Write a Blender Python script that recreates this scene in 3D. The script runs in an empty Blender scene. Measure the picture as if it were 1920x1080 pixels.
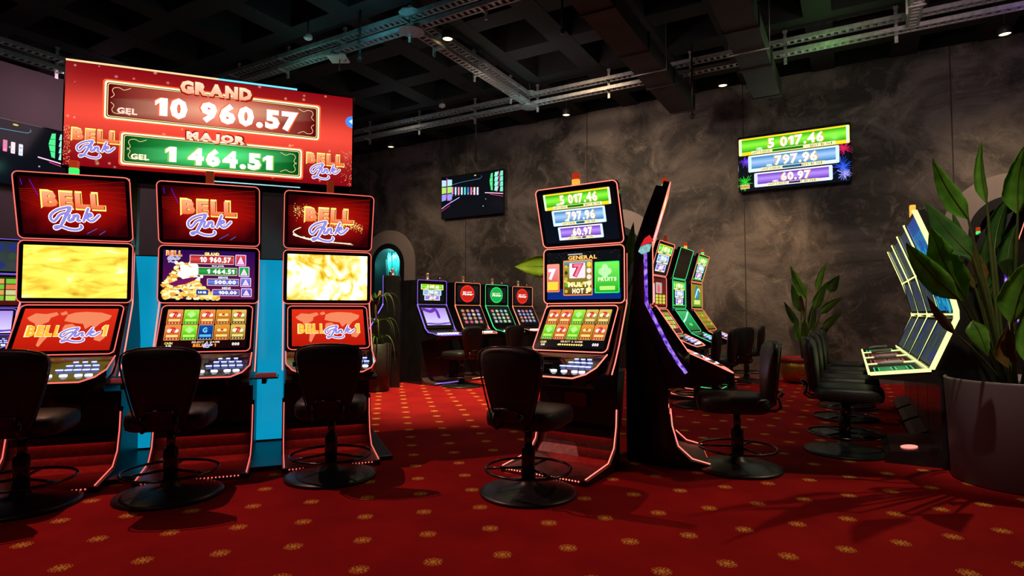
import bpy, math, random
from mathutils import Vector, Matrix
random.seed(7)
PI = math.pi
C = bpy.context.scene.collection
sc = bpy.context.scene

# ------------------------------------------------------------------ camera
CAM_H = 1.10
cd = bpy.data.cameras.new('camera'); cam = bpy.data.objects.new('camera', cd); C.objects.link(cam)
cam.location = (0, 0, CAM_H); cam.rotation_euler = (math.radians(92.45), 0, 0)
cd.sensor_width = 36; cd.lens = 1100/1920*36; cd.clip_start = .05; cd.clip_end = 200
sc.camera = cam
# ------------------------------------------------------------------ world, exposure
wd = bpy.data.worlds.new('world'); sc.world = wd; wd.use_nodes = True
wd.node_tree.nodes['Background'].inputs[0].default_value = (.02, .016, .018, 1)
wd.node_tree.nodes['Background'].inputs[1].default_value = 0.4
sc.view_settings.view_transform = 'Standard'; sc.view_settings.look = 'None'
sc.view_settings.exposure = 0.0; sc.view_settings.gamma = 1.0
sc.view_settings.use_curve_mapping = False
sc.cycles.max_bounces = 6

# room axes: w runs along the back wall to the right, u runs away towards it (room turned 30 degrees to the camera)
RZ = math.radians(-30); CW, SW = math.cos(RZ), math.sin(RZ)
def wu(w, u): return (CW*w - SW*u, SW*w + CW*u)

# ------------------------------------------------------------------ room lighting
def lamp(kind, name, loc, energy, col, size=.05, target=None, angle=60, blend=.3, sy=None):
    l = bpy.data.lights.new(name, kind); l.energy = energy; l.color = col
    if kind == 'SPOT': l.spot_size = math.radians(angle); l.spot_blend = blend; l.shadow_soft_size = size
    elif kind == 'AREA':
        l.size = size
        if sy: l.shape = 'RECTANGLE'; l.size_y = sy
    else: l.shadow_soft_size = size
    o = bpy.data.objects.new(name, l); C.objects.link(o); o.location = loc
    if target is not None:
        o.rotation_euler = (Vector(target)-Vector(loc)).to_track_quat('-Z', 'Y').to_euler()
    return o
WARM = (1, .72, .42)
def spot_at(w, u, z, energy, tw, tu, tz, angle=70, col=WARM, blend=.5, size=.04):
    a = wu(w, u); b = wu(tw, tu)
    return lamp('SPOT', 'overhead_spot', (a[0], a[1], z), energy, col, size, (b[0], b[1], tz), angle, blend)
# ceiling downlights above the hall (fixtures are built below)
DOWN = [(-4.62, 6.27), (-4.51, 9.83), (-8.76, 9.80), (-1.72, 9.81), (1.84, 9.84)]
for (w, u) in DOWN:
    spot_at(w, u, 4.70, 70, w, u, 0, 105, blend=.9)
spot_at(-.45, 8.75, 4.55, 400, -1.25, 10.86, 1.55, 44, (1, .62, .32), blend=1.0, size=.1)
spot_at(2.3, 8.6, 4.7, 120, 2.0, 10.86, 2.0, 80, blend=1.0, size=.1)  # this and the next two: wall washes added without fixtures to brighten the stucco
spot_at(-3.4, 7.6, 4.7, 300, -4.0, 10.86, 2.5, 100, blend=1.0, size=.1)
spot_at(-7.6, 7.6, 4.7, 110, -7.4, 10.86, 2.2, 90, blend=1.0, size=.1)
spot_at(-5.0, 6.0, 4.7, 1150, -4.9, 6.5, 0, 60, (1, .86, .42), .8, .03)
spot_at(-5.24, 2.28, 4.75, 330, -2.92, 1.66, 0, 84, (1, .45, .36), .8, .02)
spot_at(2.1, 6.2, 4.75, 260, 1.2, 3.6, 0, 62, (1, .66, .40), .7, .03)
a_ = wu(-10.0, 4.5); lamp('AREA', 'hall_fill', (a_[0], a_[1], 4.6), 16, (.95, .62, .75), 1.2, (*wu(-11.65, 5.0), 3.0))  # fill light added for the mauve wall, no fixture
a_ = wu(-3.0, -1.0); lamp('AREA', 'hall_fill', (a_[0], a_[1], 4.8), 10, (1, .68, .55), 1.6, (*wu(-2.5, 2.5), 0))  # overhead fill added for ambient light, standing in for unseen lamps
a_ = wu(.3, 2.6); lamp('SPOT', 'leaf_fill_spot', (a_[0], a_[1], 4.6), 480, (1, .85, .6), .05, (3.2, 3.9, 1.6), 34, .8)  # spot added to brighten the big plant's leaves, no fixture
for (w, u, tw) in ((.9, 6.9, .3), (-3.9, 6.9, -4.0)):
    a_ = wu(w, u); b_ = wu(tw, 10.86); lamp('AREA', 'hall_fill', (a_[0], a_[1], 4.25), 18, (1, .72, .70), .8, (b_[0], b_[1], 2.2), sy=.3)  # fill lights added to lift the stucco wall, no fixtures
lamp('SPOT', 'leaf_fill_spot', (-.15, 3.5, 4.35), 900, (1, .92, .7), .04, (.22, 5.7, 1.62), 9, .6)  # narrow spot added to light the lime leaf, no fixture
for (w, u, z, e, c) in [(-5.2, 5.3, 4.55, 5, (.15, .85, 1)), (-.2, 8.65, 4.5, 6, (.35, 1, .25)), (-6.6, 5.5, 4.4, 4, (.3, 1, .8)),
                        (-4.6, 8.6, 4.45, 4, (.5, 1, .9)), (1.9, 8.6, 4.5, 3, (.5, .3, 1)), (-7.4, 8.6, 4.4, 4, (.7, .9, .9)), (-4.7, 7.4, 4.4, 4, (.9, .8, .6))]:
    a_ = wu(w, u); lamp('POINT', 'accent_lamp', (a_[0], a_[1], z), e*1.1, c, .05)

# ------------------------------------------------------------------ colours and materials
def lin(h, k=1.0):
    r = []
    for i in (0, 2, 4):
        v = int(h[i:i+2], 16)/255
        r.append((v/12.92 if v <= .04045 else ((v+.055)/1.055)**2.4)*k)
    return tuple(r)
MATS = {}
def newmat(name):
    m = bpy.data.materials.new(name); m.use_nodes = True; MATS[name] = m
    return m, m.node_tree, m.node_tree.nodes['Principled BSDF']
def pbr(name, col, rough=.5, metal=0., emit=None, es=0., noise=0., nscale=20., bump=0., spec=.5, coat=0., trans=0.):
    if name in MATS: return MATS[name]
    m, nt, b = newmat(name)
    b.inputs['Base Color'].default_value = (*col, 1); b.inputs['Roughness'].default_value = rough
    b.inputs['Metallic'].default_value = metal; b.inputs['Specular IOR Level'].default_value = spec
    b.inputs['Coat Weight'].default_value = coat
    if trans: b.inputs['Transmission Weight'].default_value = trans
    if emit: b.inputs['Emission Color'].default_value = (*emit, 1); b.inputs['Emission Strength'].default_value = es
    if noise or bump:
        tc = nt.nodes.new('ShaderNodeTexCoord'); n = nt.nodes.new('ShaderNodeTexNoise')
        n.inputs['Scale'].default_value = nscale; n.inputs['Detail'].default_value = 4
        nt.links.new(tc.outputs['Object'], n.inputs['Vector'])
        if noise:
            r = nt.nodes.new('ShaderNodeValToRGB')
            r.color_ramp.elements[0].position = .3; r.color_ramp.elements[1].position = .75
            r.color_ramp.elements[0].color = (*[c*(1-noise) for c in col], 1)
            r.color_ramp.elements[1].color = (*[min(1, c*(1+noise)) for c in col], 1)
            nt.links.new(n.outputs['Fac'], r.inputs[0]); nt.links.new(r.outputs[0], b.inputs['Base Color'])
        if bump:
            bp = nt.nodes.new('ShaderNodeBump'); bp.inputs['Strength'].default_value = bump; bp.inputs['Distance'].default_value = .01
            nt.links.new(n.outputs['Fac'], bp.inputs['Height']); nt.links.new(bp.outputs[0], b.inputs['Normal'])
    return m
def glow(name, col, s):
    return pbr(name, (.02, .02, .02), .3, emit=col, es=s)
BLACK = pbr('cabinet_black', (.012, .011, .014), .28, noise=.25, nscale=6, coat=.3)
GLOSS = pbr('gloss_black', (.008, .008, .010), .08, noise=.2, nscale=4)
BODY = pbr('body_dark', (.015, .010, .016), .35, noise=.3, nscale=8)
KICK = pbr('kick_metal', (.16, .08, .08), .42, metal=.6, noise=.25, nscale=30)
CHROME = pbr('chrome', (.45, .45, .47), .15, metal=1., noise=.1, nscale=10)
DCHROME = pbr('dark_chrome', (.10, .10, .11), .18, metal=1., noise=.1, nscale=10)
LEATHER = pbr('stool_leather', (.014, .012, .012), .48, noise=.3, nscale=35, bump=.15)
BASEM = pbr('stool_base', (.016, .016, .018), .38, noise=.2, nscale=12)
STEEL = pbr('galvanised_steel', (.46, .46, .46), .5, metal=.7, noise=.25, nscale=18)
CEIL = pbr('ceiling_black', (.009, .009, .010), .85, noise=.3, nscale=2)
DUCTM = pbr('duct_paint', (.030, .034, .032), .7, noise=.35, nscale=3)
RODM = pbr('rod_black', (.02, .02, .02), .5, noise=.2)
WHITEP = pbr('white_plastic', (.62, .58, .56), .4, noise=.05)
CYANP = None
def noise_emit(name, a, b_, scale, s):
    m, nt, b = newmat(name); tc = nt.nodes.new('ShaderNodeTexCoord'); n = nt.nodes.new('ShaderNodeTexNoise'); n.inputs['Scale'].default_value = scale
    r = nt.nodes.new('ShaderNodeValToRGB'); r.color_ramp.elements[0].position = .42; r.color_ramp.elements[1].position = .68
    r.color_ramp.elements[0].color = (*a, 1); r.color_ramp.elements[1].color = (*b_, 1)
    nt.links.new(tc.outputs['Object'], n.inputs['Vector']); nt.links.new(n.outputs['Fac'], r.inputs[0]); nt.links.new(r.outputs[0], b.inputs['Emission Color'])
    b.inputs['Emission Strength'].default_value = s; b.inputs['Base Color'].default_value = (.02, .02, .02, 1); return m
BTN = glow('button_blue', (.30, .35, 1), 3.0)
BTNW = glow('button_white', (.8, .85, 1), 4.0)
PURP = noise_emit('violet_light', (.08, .01, .5), (.55, .3, 1), 26, 1.0)

def attr_screen():
    m, nt, b = newmat('screen_picture')
    a = nt.nodes.new('ShaderNodeAttribute'); a.attribute_name = 'Col'
    b.inputs['Base Color'].default_value = (.01, .01, .01, 1); b.inputs['Roughness'].default_value = .12; b.inputs['Specular IOR Level'].default_value = .15
    nt.links.new(a.outputs['Color'], b.inputs['Emission Color']); b.inputs['Emission Strength'].default_value = 1.0
    return m
SCREEN = attr_screen()
def noise_screen(name, cols, scale, strength, dist=0., aniso=(1, 1, 1)):
    m, nt, b = newmat(name)
    tc = nt.nodes.new('ShaderNodeTexCoord'); mp = nt.nodes.new('ShaderNodeMapping'); n = nt.nodes.new('ShaderNodeTexNoise')
    mp.inputs['Scale'].default_value = aniso
    n.inputs['Scale'].default_value = scale; n.inputs['Detail'].default_value = 5; n.inputs['Distortion'].default_value = dist
    r = nt.nodes.new('ShaderNodeValToRGB'); e = r.color_ramp.elements
    for i, (p, c) in enumerate(cols):
        el = e[i] if i < 2 else e.new(p)
        el.position = p; el.color = (*c, 1)
    nt.links.new(tc.outputs['Object'], mp.inputs[0]); nt.links.new(mp.outputs[0], n.inputs['Vector'])
    nt.links.new(n.outputs['Fac'], r.inputs[0]); nt.links.new(r.outputs[0], b.inputs['Emission Color'])
    b.inputs['Emission Strength'].default_value = strength; b.inputs['Base Color'].default_value = (.01, .01, .01, 1); b.inputs['Roughness'].default_value = .15
    return m

# ------------------------------------------------------------------ mesh builder
class MB:
    def __init__(s): s.v = []; s.f = []; s.sm = []
    def add(s, vs, fs, smooth=False):
        o = len(s.v); s.v += [tuple(p) for p in vs]
        s.f += [tuple(i+o for i in f) for f in fs]; s.sm += [smooth]*len(fs); return s
    def box(s, x0, x1, y0, y1, z0, z1, M=None):
        vs = [(x, y, z) for z in (z0, z1) for y in (y0, y1) for x in (x0, x1)]
        if M is not None: vs = [M @ Vector(p) for p in vs]
        return s.add(vs, [(0, 2, 3, 1), (4, 5, 7, 6), (0, 1, 5, 4), (2, 6, 7, 3), (0, 4, 6, 2), (1, 3, 7, 5)])
    def prism(s, poly, x0, x1, ax=0, x0b=None, smooth=False):
        # poly in (f,z): y=-f ; extruded along x
        n = len(poly)
        vs = [(x0, -f, z) for f, z in poly]+[(x1, -f, z) for f, z in poly]
        fs = [tuple(range(n)), tuple(range(2*n-1, n-1, -1))]+[(i, i+n, (i+1) % n+n, (i+1) % n) for i in range(n)]
        return s.add(vs, fs)
    def ring_loft(s, rings, cap=True, smooth=True, closed=True):
        n = len(rings[0]); vs = [p for r in rings for p in r]; fs = []
        for k in range(len(rings)-1):
            for i in range(n if closed else n-1):
                j = (i+1) % n; fs.append((k*n+i, k*n+j, (k+1)*n+j, (k+1)*n+i))
        if cap: fs += [tuple(range(n-1, -1, -1)), tuple(range((len(rings)-1)*n, len(rings)*n))]
        return s.add(vs, fs, smooth)
    def lathe(s, prof, n=32, c=(0, 0), smooth=True):
        rings = [[(c[0]+r*math.cos(2*PI*i/n), c[1]+r*math.sin(2*PI*i/n), z) for i in range(n)] for r, z in prof]
        return s.ring_loft(rings, True, smooth)
    def tube(s, pts, r, n=8, closed=False, rs=None):
        pts = [Vector(p) for p in pts]; m = len(pts); rings = []; up = None
        for i, p in enumerate(pts):
            a = pts[i-1] if (i > 0 or closed) else p; b = pts[(i+1) % m] if (i < m-1 or closed) else p
            d = (b-a); d = d.normalized() if d.length > 1e-9 else Vector((0, 0, 1))
            if up is None:
                up = Vector((0, 0, 1)) if abs(d.z) < .9 else Vector((1, 0, 0))
            sd = d.cross(up)
            if sd.length < 1e-6: sd = d.orthogonal()
            sd.normalize(); up = sd.cross(d).normalized(); rr = rs[i] if rs else r
            rings.append([p+sd*rr*math.cos(2*PI*k/n)+up*rr*math.sin(2*PI*k/n) for k in range(n)])
        if closed: rings.append(rings[0])
        return s.ring_loft(rings, not closed, True)
    def build(s, name, mat, parent=None, loc=None, rot=None):
        me = bpy.data.meshes.new(name); me.from_pydata(s.v, [], s.f); me.materials.append(mat)
        me.polygons.foreach_set('use_smooth', s.sm); me.validate(); me.update()
        o = bpy.data.objects.new(name, me); C.objects.link(o)
        if parent is not None: o.parent = parent
        if loc is not None: o.location = loc
        if rot is not None: o.rotation_euler = rot
        return o
def tag(o, label=None, cat=None, group=None, kind=None):
    if label: o['label'] = label
    if cat: o['category'] = cat
    if group: o['group'] = group
    if kind: o['kind'] = kind
    return o
def thing(name, label, cat, loc=(0, 0, 0), rz=0, group=None):
    o = bpy.data.objects.new(name, None); C.objects.link(o); o.empty_display_size = .1
    o.location = loc; o.rotation_euler = (0, 0, rz); return tag(o, label, cat, group)
def kids(o): return [c for c in bpy.data.objects if c.parent == o]
def copy_tree(o, parent=None):
    c = o.copy(); C.objects.link(c)
    if parent is not None: c.parent = parent
    for k in kids(o): copy_tree(k, c)
    return c
def struct(o): o['kind'] = 'structure'; return o
def room(o): o.rotation_euler = (0, 0, RZ); return o
def recalc(o):
    import bmesh
    b = bmesh.new(); b.from_mesh(o.data); bmesh.ops.recalc_face_normals(b, faces=b.faces); b.to_mesh(o.data); b.free(); return o
def bevel(o, w=.006, seg=2):
    m = o.modifiers.new('bevel', 'BEVEL'); m.width = w; m.segments = seg; m.limit_method = 'ANGLE'; return o
def rrect(w, h, r, n=6, cx=0, cy=0):
    p = []
    for (sx, sy, a0) in ((1, 1, 0), (-1, 1, 90), (-1, -1, 180), (1, -1, 270)):
        for k in range(n+1):
            a = math.radians(a0+90*k/n)
            p.append((cx+sx*(w/2-r)+r*math.cos(a), cy+sy*(h/2-r)+r*math.sin(a)))
    return p

# ------------------------------------------------------------------ lettering and pictures
_font = {}
def _char(ch, bold):
    """outline of one character at size 1: vertices, faces, width"""
    key = (ch, bold)
    if key in _font: return _font[key]
    if ch == '1':
        b = bold*.8; P = [(.20-b, 0), (.36+b, 0), (.36+b, .70), (.24-b, .70), (.02, .56), (.02, .42-b), (.20-b, .51)]
        r = (P, [(0, 1, 2, 3, 6), (3, 4, 5, 6)]); _font[key] = (r[0], r[1]); return _font[key]
    cu = bpy.data.curves.new('t', 'FONT'); cu.body = ch; cu.size = 1; cu.offset = bold; cu.resolution_u = 2
    ob = bpy.data.objects.new('t', cu); C.objects.link(ob)
    dg = bpy.context.evaluated_depsgraph_get(); me = bpy.data.meshes.new_from_object(ob.evaluated_get(dg))
    _font[key] = ([(v.co.x, v.co.y) for v in me.vertices], [tuple(p.vertices) for p in me.polygons])
    bpy.data.objects.remove(ob); bpy.data.curves.remove(cu); bpy.data.meshes.remove(me)
    return _font[key]
_line = {}
def glyphs(txt, bold):
    key = (txt, bold)
    if key in _line: return _line[key]
    vs = []; fs = []; x = 0
    for ch in txt:
        if ch == ' ': x += .34; continue
        v, f = _char(ch, bold)
        x0 = min(p[0] for p in v); x1 = max(p[0] for p in v); o = len(vs)
        vs += [(p[0]-x0+x, p[1]) for p in v]; fs += [tuple(i+o for i in q) for q in f]; x += x1-x0+.075
    x0 = min(v[0] for v in vs); x1 = max(v[0] for v in vs); y0 = min(v[1] for v in vs); y1 = max(v[1] for v in vs)
    vs = [((a-x0)/(x1-x0), (b-y0)/max(1e-6, y1-y0)) for a, b in vs]
    _line[key] = (vs, fs); return _line[key]
class Canvas:
    """flat picture on a screen: coordinates 0..1, laid out on x (right) and z (up), facing -y"""
    def __init__(s, W, H): s.W = W; s.H = H; s.v = []; s.f = []; s.c = []; s.L = 0
    def poly(s, pts, col, cols=None):
        s.L += 1
        o = len(s.v); y = -.0003-.00002*s.L
        s.v += [((u-.5)*s.W, y, (v-.5)*s.H) for u, v in pts]
        s.f.append(tuple(range(o, o+len(pts)))); s.c += (cols if cols else [col]*len(pts))
    def mesh(s, vs, fs, col):
        s.L += 1
        o = len(s.v); y = -.0003-.00002*s.L
        s.v += [((u-.5)*s.W, y, (v-.5)*s.H) for u, v in vs]
        for f in fs: s.f.append(tuple(i+o for i in f)); s.c += [col]*len(f)
    def rect(s, x0, y0, x1, y1, c, c2=None):
        s.poly([(x0, y0), (x1, y0), (x1, y1), (x0, y1)], c, [c, c, c2, c2] if c2 else None)
    def bar(s, x0, y0, x1, y1, dark, light):
        ym = y0+(y1-y0)*.55
        s.rect(x0, y0, x1, ym, dark, light); s.rect(x0, ym, x1, y1, light, dark)
    def rr(s, x0, y0, x1, y1, r, c):
        W, H = s.W, s.H
        p = rrect((x1-x0)*W, (y1-y0)*H, r, 4, (x0+x1)/2*W, (y0+y1)/2*H)
        s.poly([(x/W, y/H) for x, y in p], c)
    def frame(s, x0, y0, x1, y1, t, c):
        tx = t/s.W; ty = t/s.H
        s.rect(x0, y0, x1, y0+ty, c); s.rect(x0, y1-ty, x1, y1, c); s.rect(x0, y0, x0+tx, y1, c); s.rect(x1-tx, y0, x1, y1, c)
    def disc(s, x, y, r, c, n=16, c2=None, ry=None):
        ry = ry if ry else r
        pts = [(x+r*math.cos(2*PI*k/n)/s.W, y+ry*math.sin(2*PI*k/n)/s.H) for k in range(n)]
        if c2 is None: s.poly(pts, c)
        else:
            s.L += 1; o = len(s.v); yy = -.0003-.00002*s.L
            s.v += [((u-.5)*s.W, yy, (v-.5)*s.H) for u, v in [(x, y)]+pts]
            for k in range(n):
                s.f.append((o, o+1+k, o+1+(k+1) % n)); s.c += [c, c2, c2]
    def text(s, t, x0, y0, x1, y1, c, bold=.03, shear=0., arc=0., c2=None):
        vs, fs = glyphs(t, bold)
        P = [(x0+(x1-x0)*(a+shear*b), y0+(y1-y0)*b+arc*(1-(2*a-1)**2)) for a, b in vs]
        if c2 is None: s.mesh(P, fs, c)
        else:
            s.L += 1; o = len(s.v); yy = -.0003-.00002*s.L
            s.v += [((u-.5)*s.W, yy, (v-.5)*s.H) for u, v in P]
            for f in fs:
                s.f.append(tuple(i+o for i in f)); s.c += [tuple(c[k]*vs[i][1]+c2[k]*(1-vs[i][1]) for k in range(3)) for i in f]
    def stroke(s, pts, w, c, n=6, wp=None):
        # smooth ribbon through metric points (u,v)
        P = [(u*s.W, v*s.H) for u, v in pts]
        Q = []
        m = len(P)
        for i in range(m-1):
            p0 = P[max(0, i-1)]; p1 = P[i]; p2 = P[i+1]; p3 = P[min(m-1, i+2)]
            for k in range(n):
                t = k/n
                Q.append(tuple(.5*(2*p1[a]+(p2[a]-p0[a])*t+(2*p0[a]-5*p1[a]+4*p2[a]-p3[a])*t*t+(3*p1[a]-p0[a]-3*p2[a]+p3[a])*t**3) for a in (0, 1)))
        Q.append(P[-1]); m = len(Q); vs = []; fs = []
        for i, q in enumerate(Q):
            a = Q[max(0, i-1)]; b = Q[min(m-1, i+1)]; dx, dy = b[0]-a[0], b[1]-a[1]; l = math.hypot(dx, dy) or 1
            ww = w*(wp(i/(m-1)) if wp else 1)/2
            nx, ny = -dy/l*ww, dx/l*ww
            vs += [((q[0]+nx)/s.W, (q[1]+ny)/s.H), ((q[0]-nx)/s.W, (q[1]-ny)/s.H)]
            if i: fs.append((2*i-2, 2*i-1, 2*i+1, 2*i))
        s.mesh(vs, fs, c)
        for e in (Q[0], Q[-1]):
            s.disc(e[0]/s.W, e[1]/s.H, w/2*(.8 if not wp else .5), c, 8)
    def build(s, name, parent, loc=(0, 0, 0), rot=(0, 0, 0)):
        me = bpy.data.meshes.new(name); me.from_pydata(s.v, [], s.f)
        a = me.color_attributes.new('Col', 'FLOAT_COLOR', 'CORNER')
        buf = []
        for c in s.c: buf += [c[0], c[1], c[2], 1.]
        a.data.foreach_set('color', buf); me.materials.append(SCREEN); me.update()
        o = bpy.data.objects.new(name, me); C.objects.link(o); o.parent = parent; o.location = loc; o.rotation_euler = rot
        return o
ORG = lin('ff9440', 1.1); YEL = lin('ffe070', 1.5); WHT = (1.6, 1.6, 1.5); CREAM = lin('fff0c0', 1.6); LAV = lin('9a90f0', 1.0); GLD = lin('f0b030', 1.2)
LINK = [  # strokes of the script word, unit box
    [(.30, .46), (.20, .40), (.14, .30), (.07, .22), (.02, .28), (.03, .40), (.14, .52), (.28, .59), (.42, .62), (.36, .50), (.30, .34), (.24, .18), (.17, .06), (.10, .02), (.09, .07), (.20, .09), (.36, .02), (.52, .01), (.61, .07), (.60, .14)],
    [(.40, .60), (.34, .46), (.28, .30), (.22, .15)], [(.415, .56), (.35, .44), (.30, .32), (.25, .19)],
    [(.40, .42), (.365, .28), (.405, .25), (.45, .32)], [(.48, .41), (.455, .26)], [(.465, .32), (.53, .41), (.565, .38), (.545, .27), (.60, .27)],
    [(.78, .62), (.72, .44), (.665, .25)], [(.69, .36), (.80, .47), (.83, .41), (.74, .36), (.80, .27), (.88, .30), (.99, .44)]]
def link_word(c, x0, y0, w, a=1.0, th=.045):
    """w: width as fraction of canvas; a: metric aspect"""
    sx = w; sy = w*c.W/c.H*a
    m = lambda p: (x0+p[0]*sx, y0+p[1]*sy)
    for (k, col) in ((1.9, WHT), (1.15, lin('5548b0', .8)), (.82, LAV)):
        for st in LINK: c.stroke([m(p) for p in st], th*k*w*c.W, col)
def bell_link(c, x0, y0, w, a=1.0, ghost=1.0):
    """BELL over script Link; box lower-left corner, width fraction"""
    h = w*c.W/c.H*a; x1 = x0+w
    k = lambda t: tuple(q*ghost for q in t)
    by0 = y0+h*.50; by1 = y0+h*.84
    c.text('BELL', x0-.025*w, by0-.045*h, x1+.035*w, by1+.04*h, k(YEL), .09, arc=0)
    c.text('BELL', x0+.012*w, by0-.012*h, x1+.02*w, by1-.0*h, k(lin('a04010')), .06)
    c.text('BELL', x0, by0, x1, by1, k(lin('ffb080', 1.1)), .055, c2=k(lin('f07040', 1.1)))
    link_word(c, x0+.10*w, y0, w*.82, a, .046)
def red_bg(c, hi, lo):
    n = 8
    for i in range(n):
        for j in range(4):
            def col(u, v):
                t = max(0, 1-((u-.55)**2*3+(v-.55)**2*4)); return tuple(lo[k]+(hi[k]-lo[k])*t for k in range(3))
            x0, x1, y0, y1 = i/n, (i+1)/n, j/4, (j+1)/4
            if j == 0 and i == 0: pass
            o = len(c.v); c.v += [((u-.5)*c.W, -.0003, (v-.5)*c.H) for u, v in ((x0, y0), (x1, y0), (x1, y1), (x0, y1))]
            c.f.append((o, o+1, o+2, o+3)); c.c += [col(x0, y0), col(x1, y0), col(x1, y1), col(x0, y1)]
rnd = random.Random(3)
def pic_logo(W, H, spark=False):
    c = Canvas(W, H); red_bg(c, lin('c01008', .9), lin('40000a', .5))
    for k in range(7):
        y = .55+.06*k-.2; c.stroke([(0, y+.25-.03*k), (.3, y+.1), (.6, y+.2), (1, y+.05+.04*k)], .004*W, lin('ff3010', .35))
    if spark:
        for k in range(520):
            t = rnd.random(); x = .06+.86*t; y = .68-.34*t+.05*math.sin(t*9)+rnd.gauss(0, .055)*(1.1-.3*t)
            c.disc(x, y, rnd.uniform(.0012, .0035), lin(rnd.choice(['ffd060', 'fff0b0', 'e09020']), 1.6), 5)
        for k in range(260):
            t = rnd.random(); x = .06+.75*t; y = .22-.17*t**.55+rnd.gauss(0, .006)
            c.disc(x, y, .003*(1.2-t*.7), CREAM, 5)
        c.stroke([(.15, .36), (.08, .30), (.07, .24), (.2, .14), (.45, .09), (.78, .07)], .006, CREAM)
    bell_link(c, .20, .10, .58, .86)
    for (x0, y0, x1, y1, h) in ((.60, .04, .70, .14, '4080ff'), (.72, .03, .78, .10, '4080ff'), (.10, .95, .17, .68, '8020ff'), (.02, .95, .03, .85, '5030ff')):
        if not spark: c.stroke([(x0, y0), (x1, y1)], .003, lin(h, .8))
    return c
GOLDY = noise_screen('gold_shine', [(.25, lin('d08818', 1.0)), (.45, lin('f8d848', 1.1)), (.62, lin('ffe860', 1.25)), (.85, (1.5, 1.5, 1.2))], 6, 1.15, .6, (1, 1, 3))
GOLDW = noise_screen('gold_flare', [(.30, lin('a86008', .9)), (.42, lin('f0c030', 1.1)), (.52, lin('ffe898', 1.3)), (.60, (1.6, 1.55, 1.3))], 5.5, 1.15, 1.6)
def continents(c, x0, y0, w, h, col):
    for pl in ([(.02, .80), (.10, .92), (.22, .90), (.33, .95), (.36, .88), (.28, .80), (.27, .70), (.20, .62), (.15, .55), (.12, .66), (.06, .72)],
               [(.20, .50), (.28, .48), (.33, .38), (.28, .22), (.24, .06), (.21, .10), (.22, .30)],
               [(.46, .62), (.54, .64), (.60, .56), (.62, .48), (.56, .24), (.52, .22), (.50, .42), (.44, .50)],
               [(.44, .72), (.46, .88), (.54, .94), (.66, .96), (.84, .94), (.97, .86), (.95, .76), (.86, .66), (.80, .52), (.76, .60), (.70, .50), (.66, .64), (.58, .66), (.52, .68)],
               [(.82, .34), (.90, .38), (.95, .28), (.90, .18), (.83, .22)], [(.37, .92), (.43, .98), (.46, .90), (.40, .86)], [(.78, .46), (.88, .42), (.86, .39)]):
        c.poly([(x0+a*w, y0+b*h) for a, b in pl], col)
def pic_world(W, H):
    c = Canvas(W, H); c.rect(0, 0, 1, 1, lin('c01808', .95), lin('e83018', 1.0))
    continents(c, .03, .04, .94, .92, lin('f88a60', 1.0))
    c.text('BELL', .075, .325, .455, .60, lin('fff0a0', 1.2), .08); c.text('BELL', .09, .34, .45, .585, lin('ffb030', 1.25), .045)
    c.text('1', .865, .325, .935, .60, lin('fff0a0', 1.2), .08); c.text('1', .875, .34, .925, .585, lin('ffb040', 1.25), .05)
    link_word(c, .44, .20, .42, .78, .05)
    return c
def pic_map_l(W, H): return pic_world(W, H)
def pic_jack(W, H, fire=True, digits=('5 017.46', '797.96', '60.97'), ex=0.0):
    c = Canvas(W, H); c.rect(0, 0, 1, 1, lin('04101c'), lin('04060c'))
    if fire:
        for (x, y, r, hx) in ((.06, .55, .07, '7040f0'), (.06, .16, .09, '30e030'), (.95, .58, .09, 'e02060'), (.93, .25, .12, '3060ff'), (.95, .14, .07, 'a0a0ff')):
            for k in range(46):
                a = rnd.random()*2*PI; q = r*W*rnd.uniform(.3, 1)
                c.stroke([(x, y), (x+q*math.cos(a)/W, y+q*math.sin(a)/H)], .0035*W, lin(hx, rnd.uniform(.6, 1.4)), 1)
        c.rect(.01, .04, .10, .12, lin('e8e080', 1.0)); c.text('BONUS', .015, .055, .095, .105, lin('c03010'), .03)
    rows = ((.0, 1., .655, .97, 'f0d020', '20b010', '90ff40', digits[0]), (.09, .91, .335, .64, 'd8e8ff', '1888c8', 'a8ccff', digits[1]), (.145, .85, .05, .31, 'e8e0ff', '7030c0', 'b890ff', digits[2]))
    for i, (x0, x1, y0, y1, fr, dk, lt, tx) in enumerate(rows):
        x0 = x0+ex; x1 = x1-ex; hh = y1-y0
        c.rr(x0, y0, x1, y1, .012*W, lin(fr, 1.3)); c.rr(x0+.006, y0+.008, x0+.026, y1-.008, .006*W, lin('b0fff0', 1.6)); c.rr(x1-.026, y0+.008, x1-.006, y1-.008, .006*W, lin('b0fff0', 1.6))
        c.bar(x0+.03, y0+hh*.20, x1-.03, y1-hh*.10, lin(dk, .9), lin(lt, 1.1))
        c.rr(x0+.12, y0+hh*.02, x1-.12, y0+hh*.22, .006*W, lin('f8f0b0', 1.2)); c.rect(x0+.32, y0+hh*.05, x0+.60*(x1-x0), y0+hh*.19, lin(dk, .5))
        c.text('LAST 5 000.00', x0+.13, y0+hh*.05, x0+.30, y0+hh*.18, lin('302010'), .0); c.text('BEST 12 761', x1-.34, y0+hh*.05, x1-.15, y0+hh*.18, lin('302010'), .0)
        cx = (x0+x1)/2+.03; tw = [.25, .19, .13][i]
        c.text(tx, cx-tw-.008, y0+hh*.24, cx+tw+.008, y1-hh*.12, lin('ffb020', 1.1), .06); c.text(tx, cx-tw, y0+hh*.27, cx+tw, y1-hh*.15, (1.7, 1.7, 1.25), .035)
        c.text('GEL', x0+.17, y0+hh*.25, x0+.23, y0+hh*.38, (1.3, 1.4, 1.1), .03)
    return c
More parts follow.
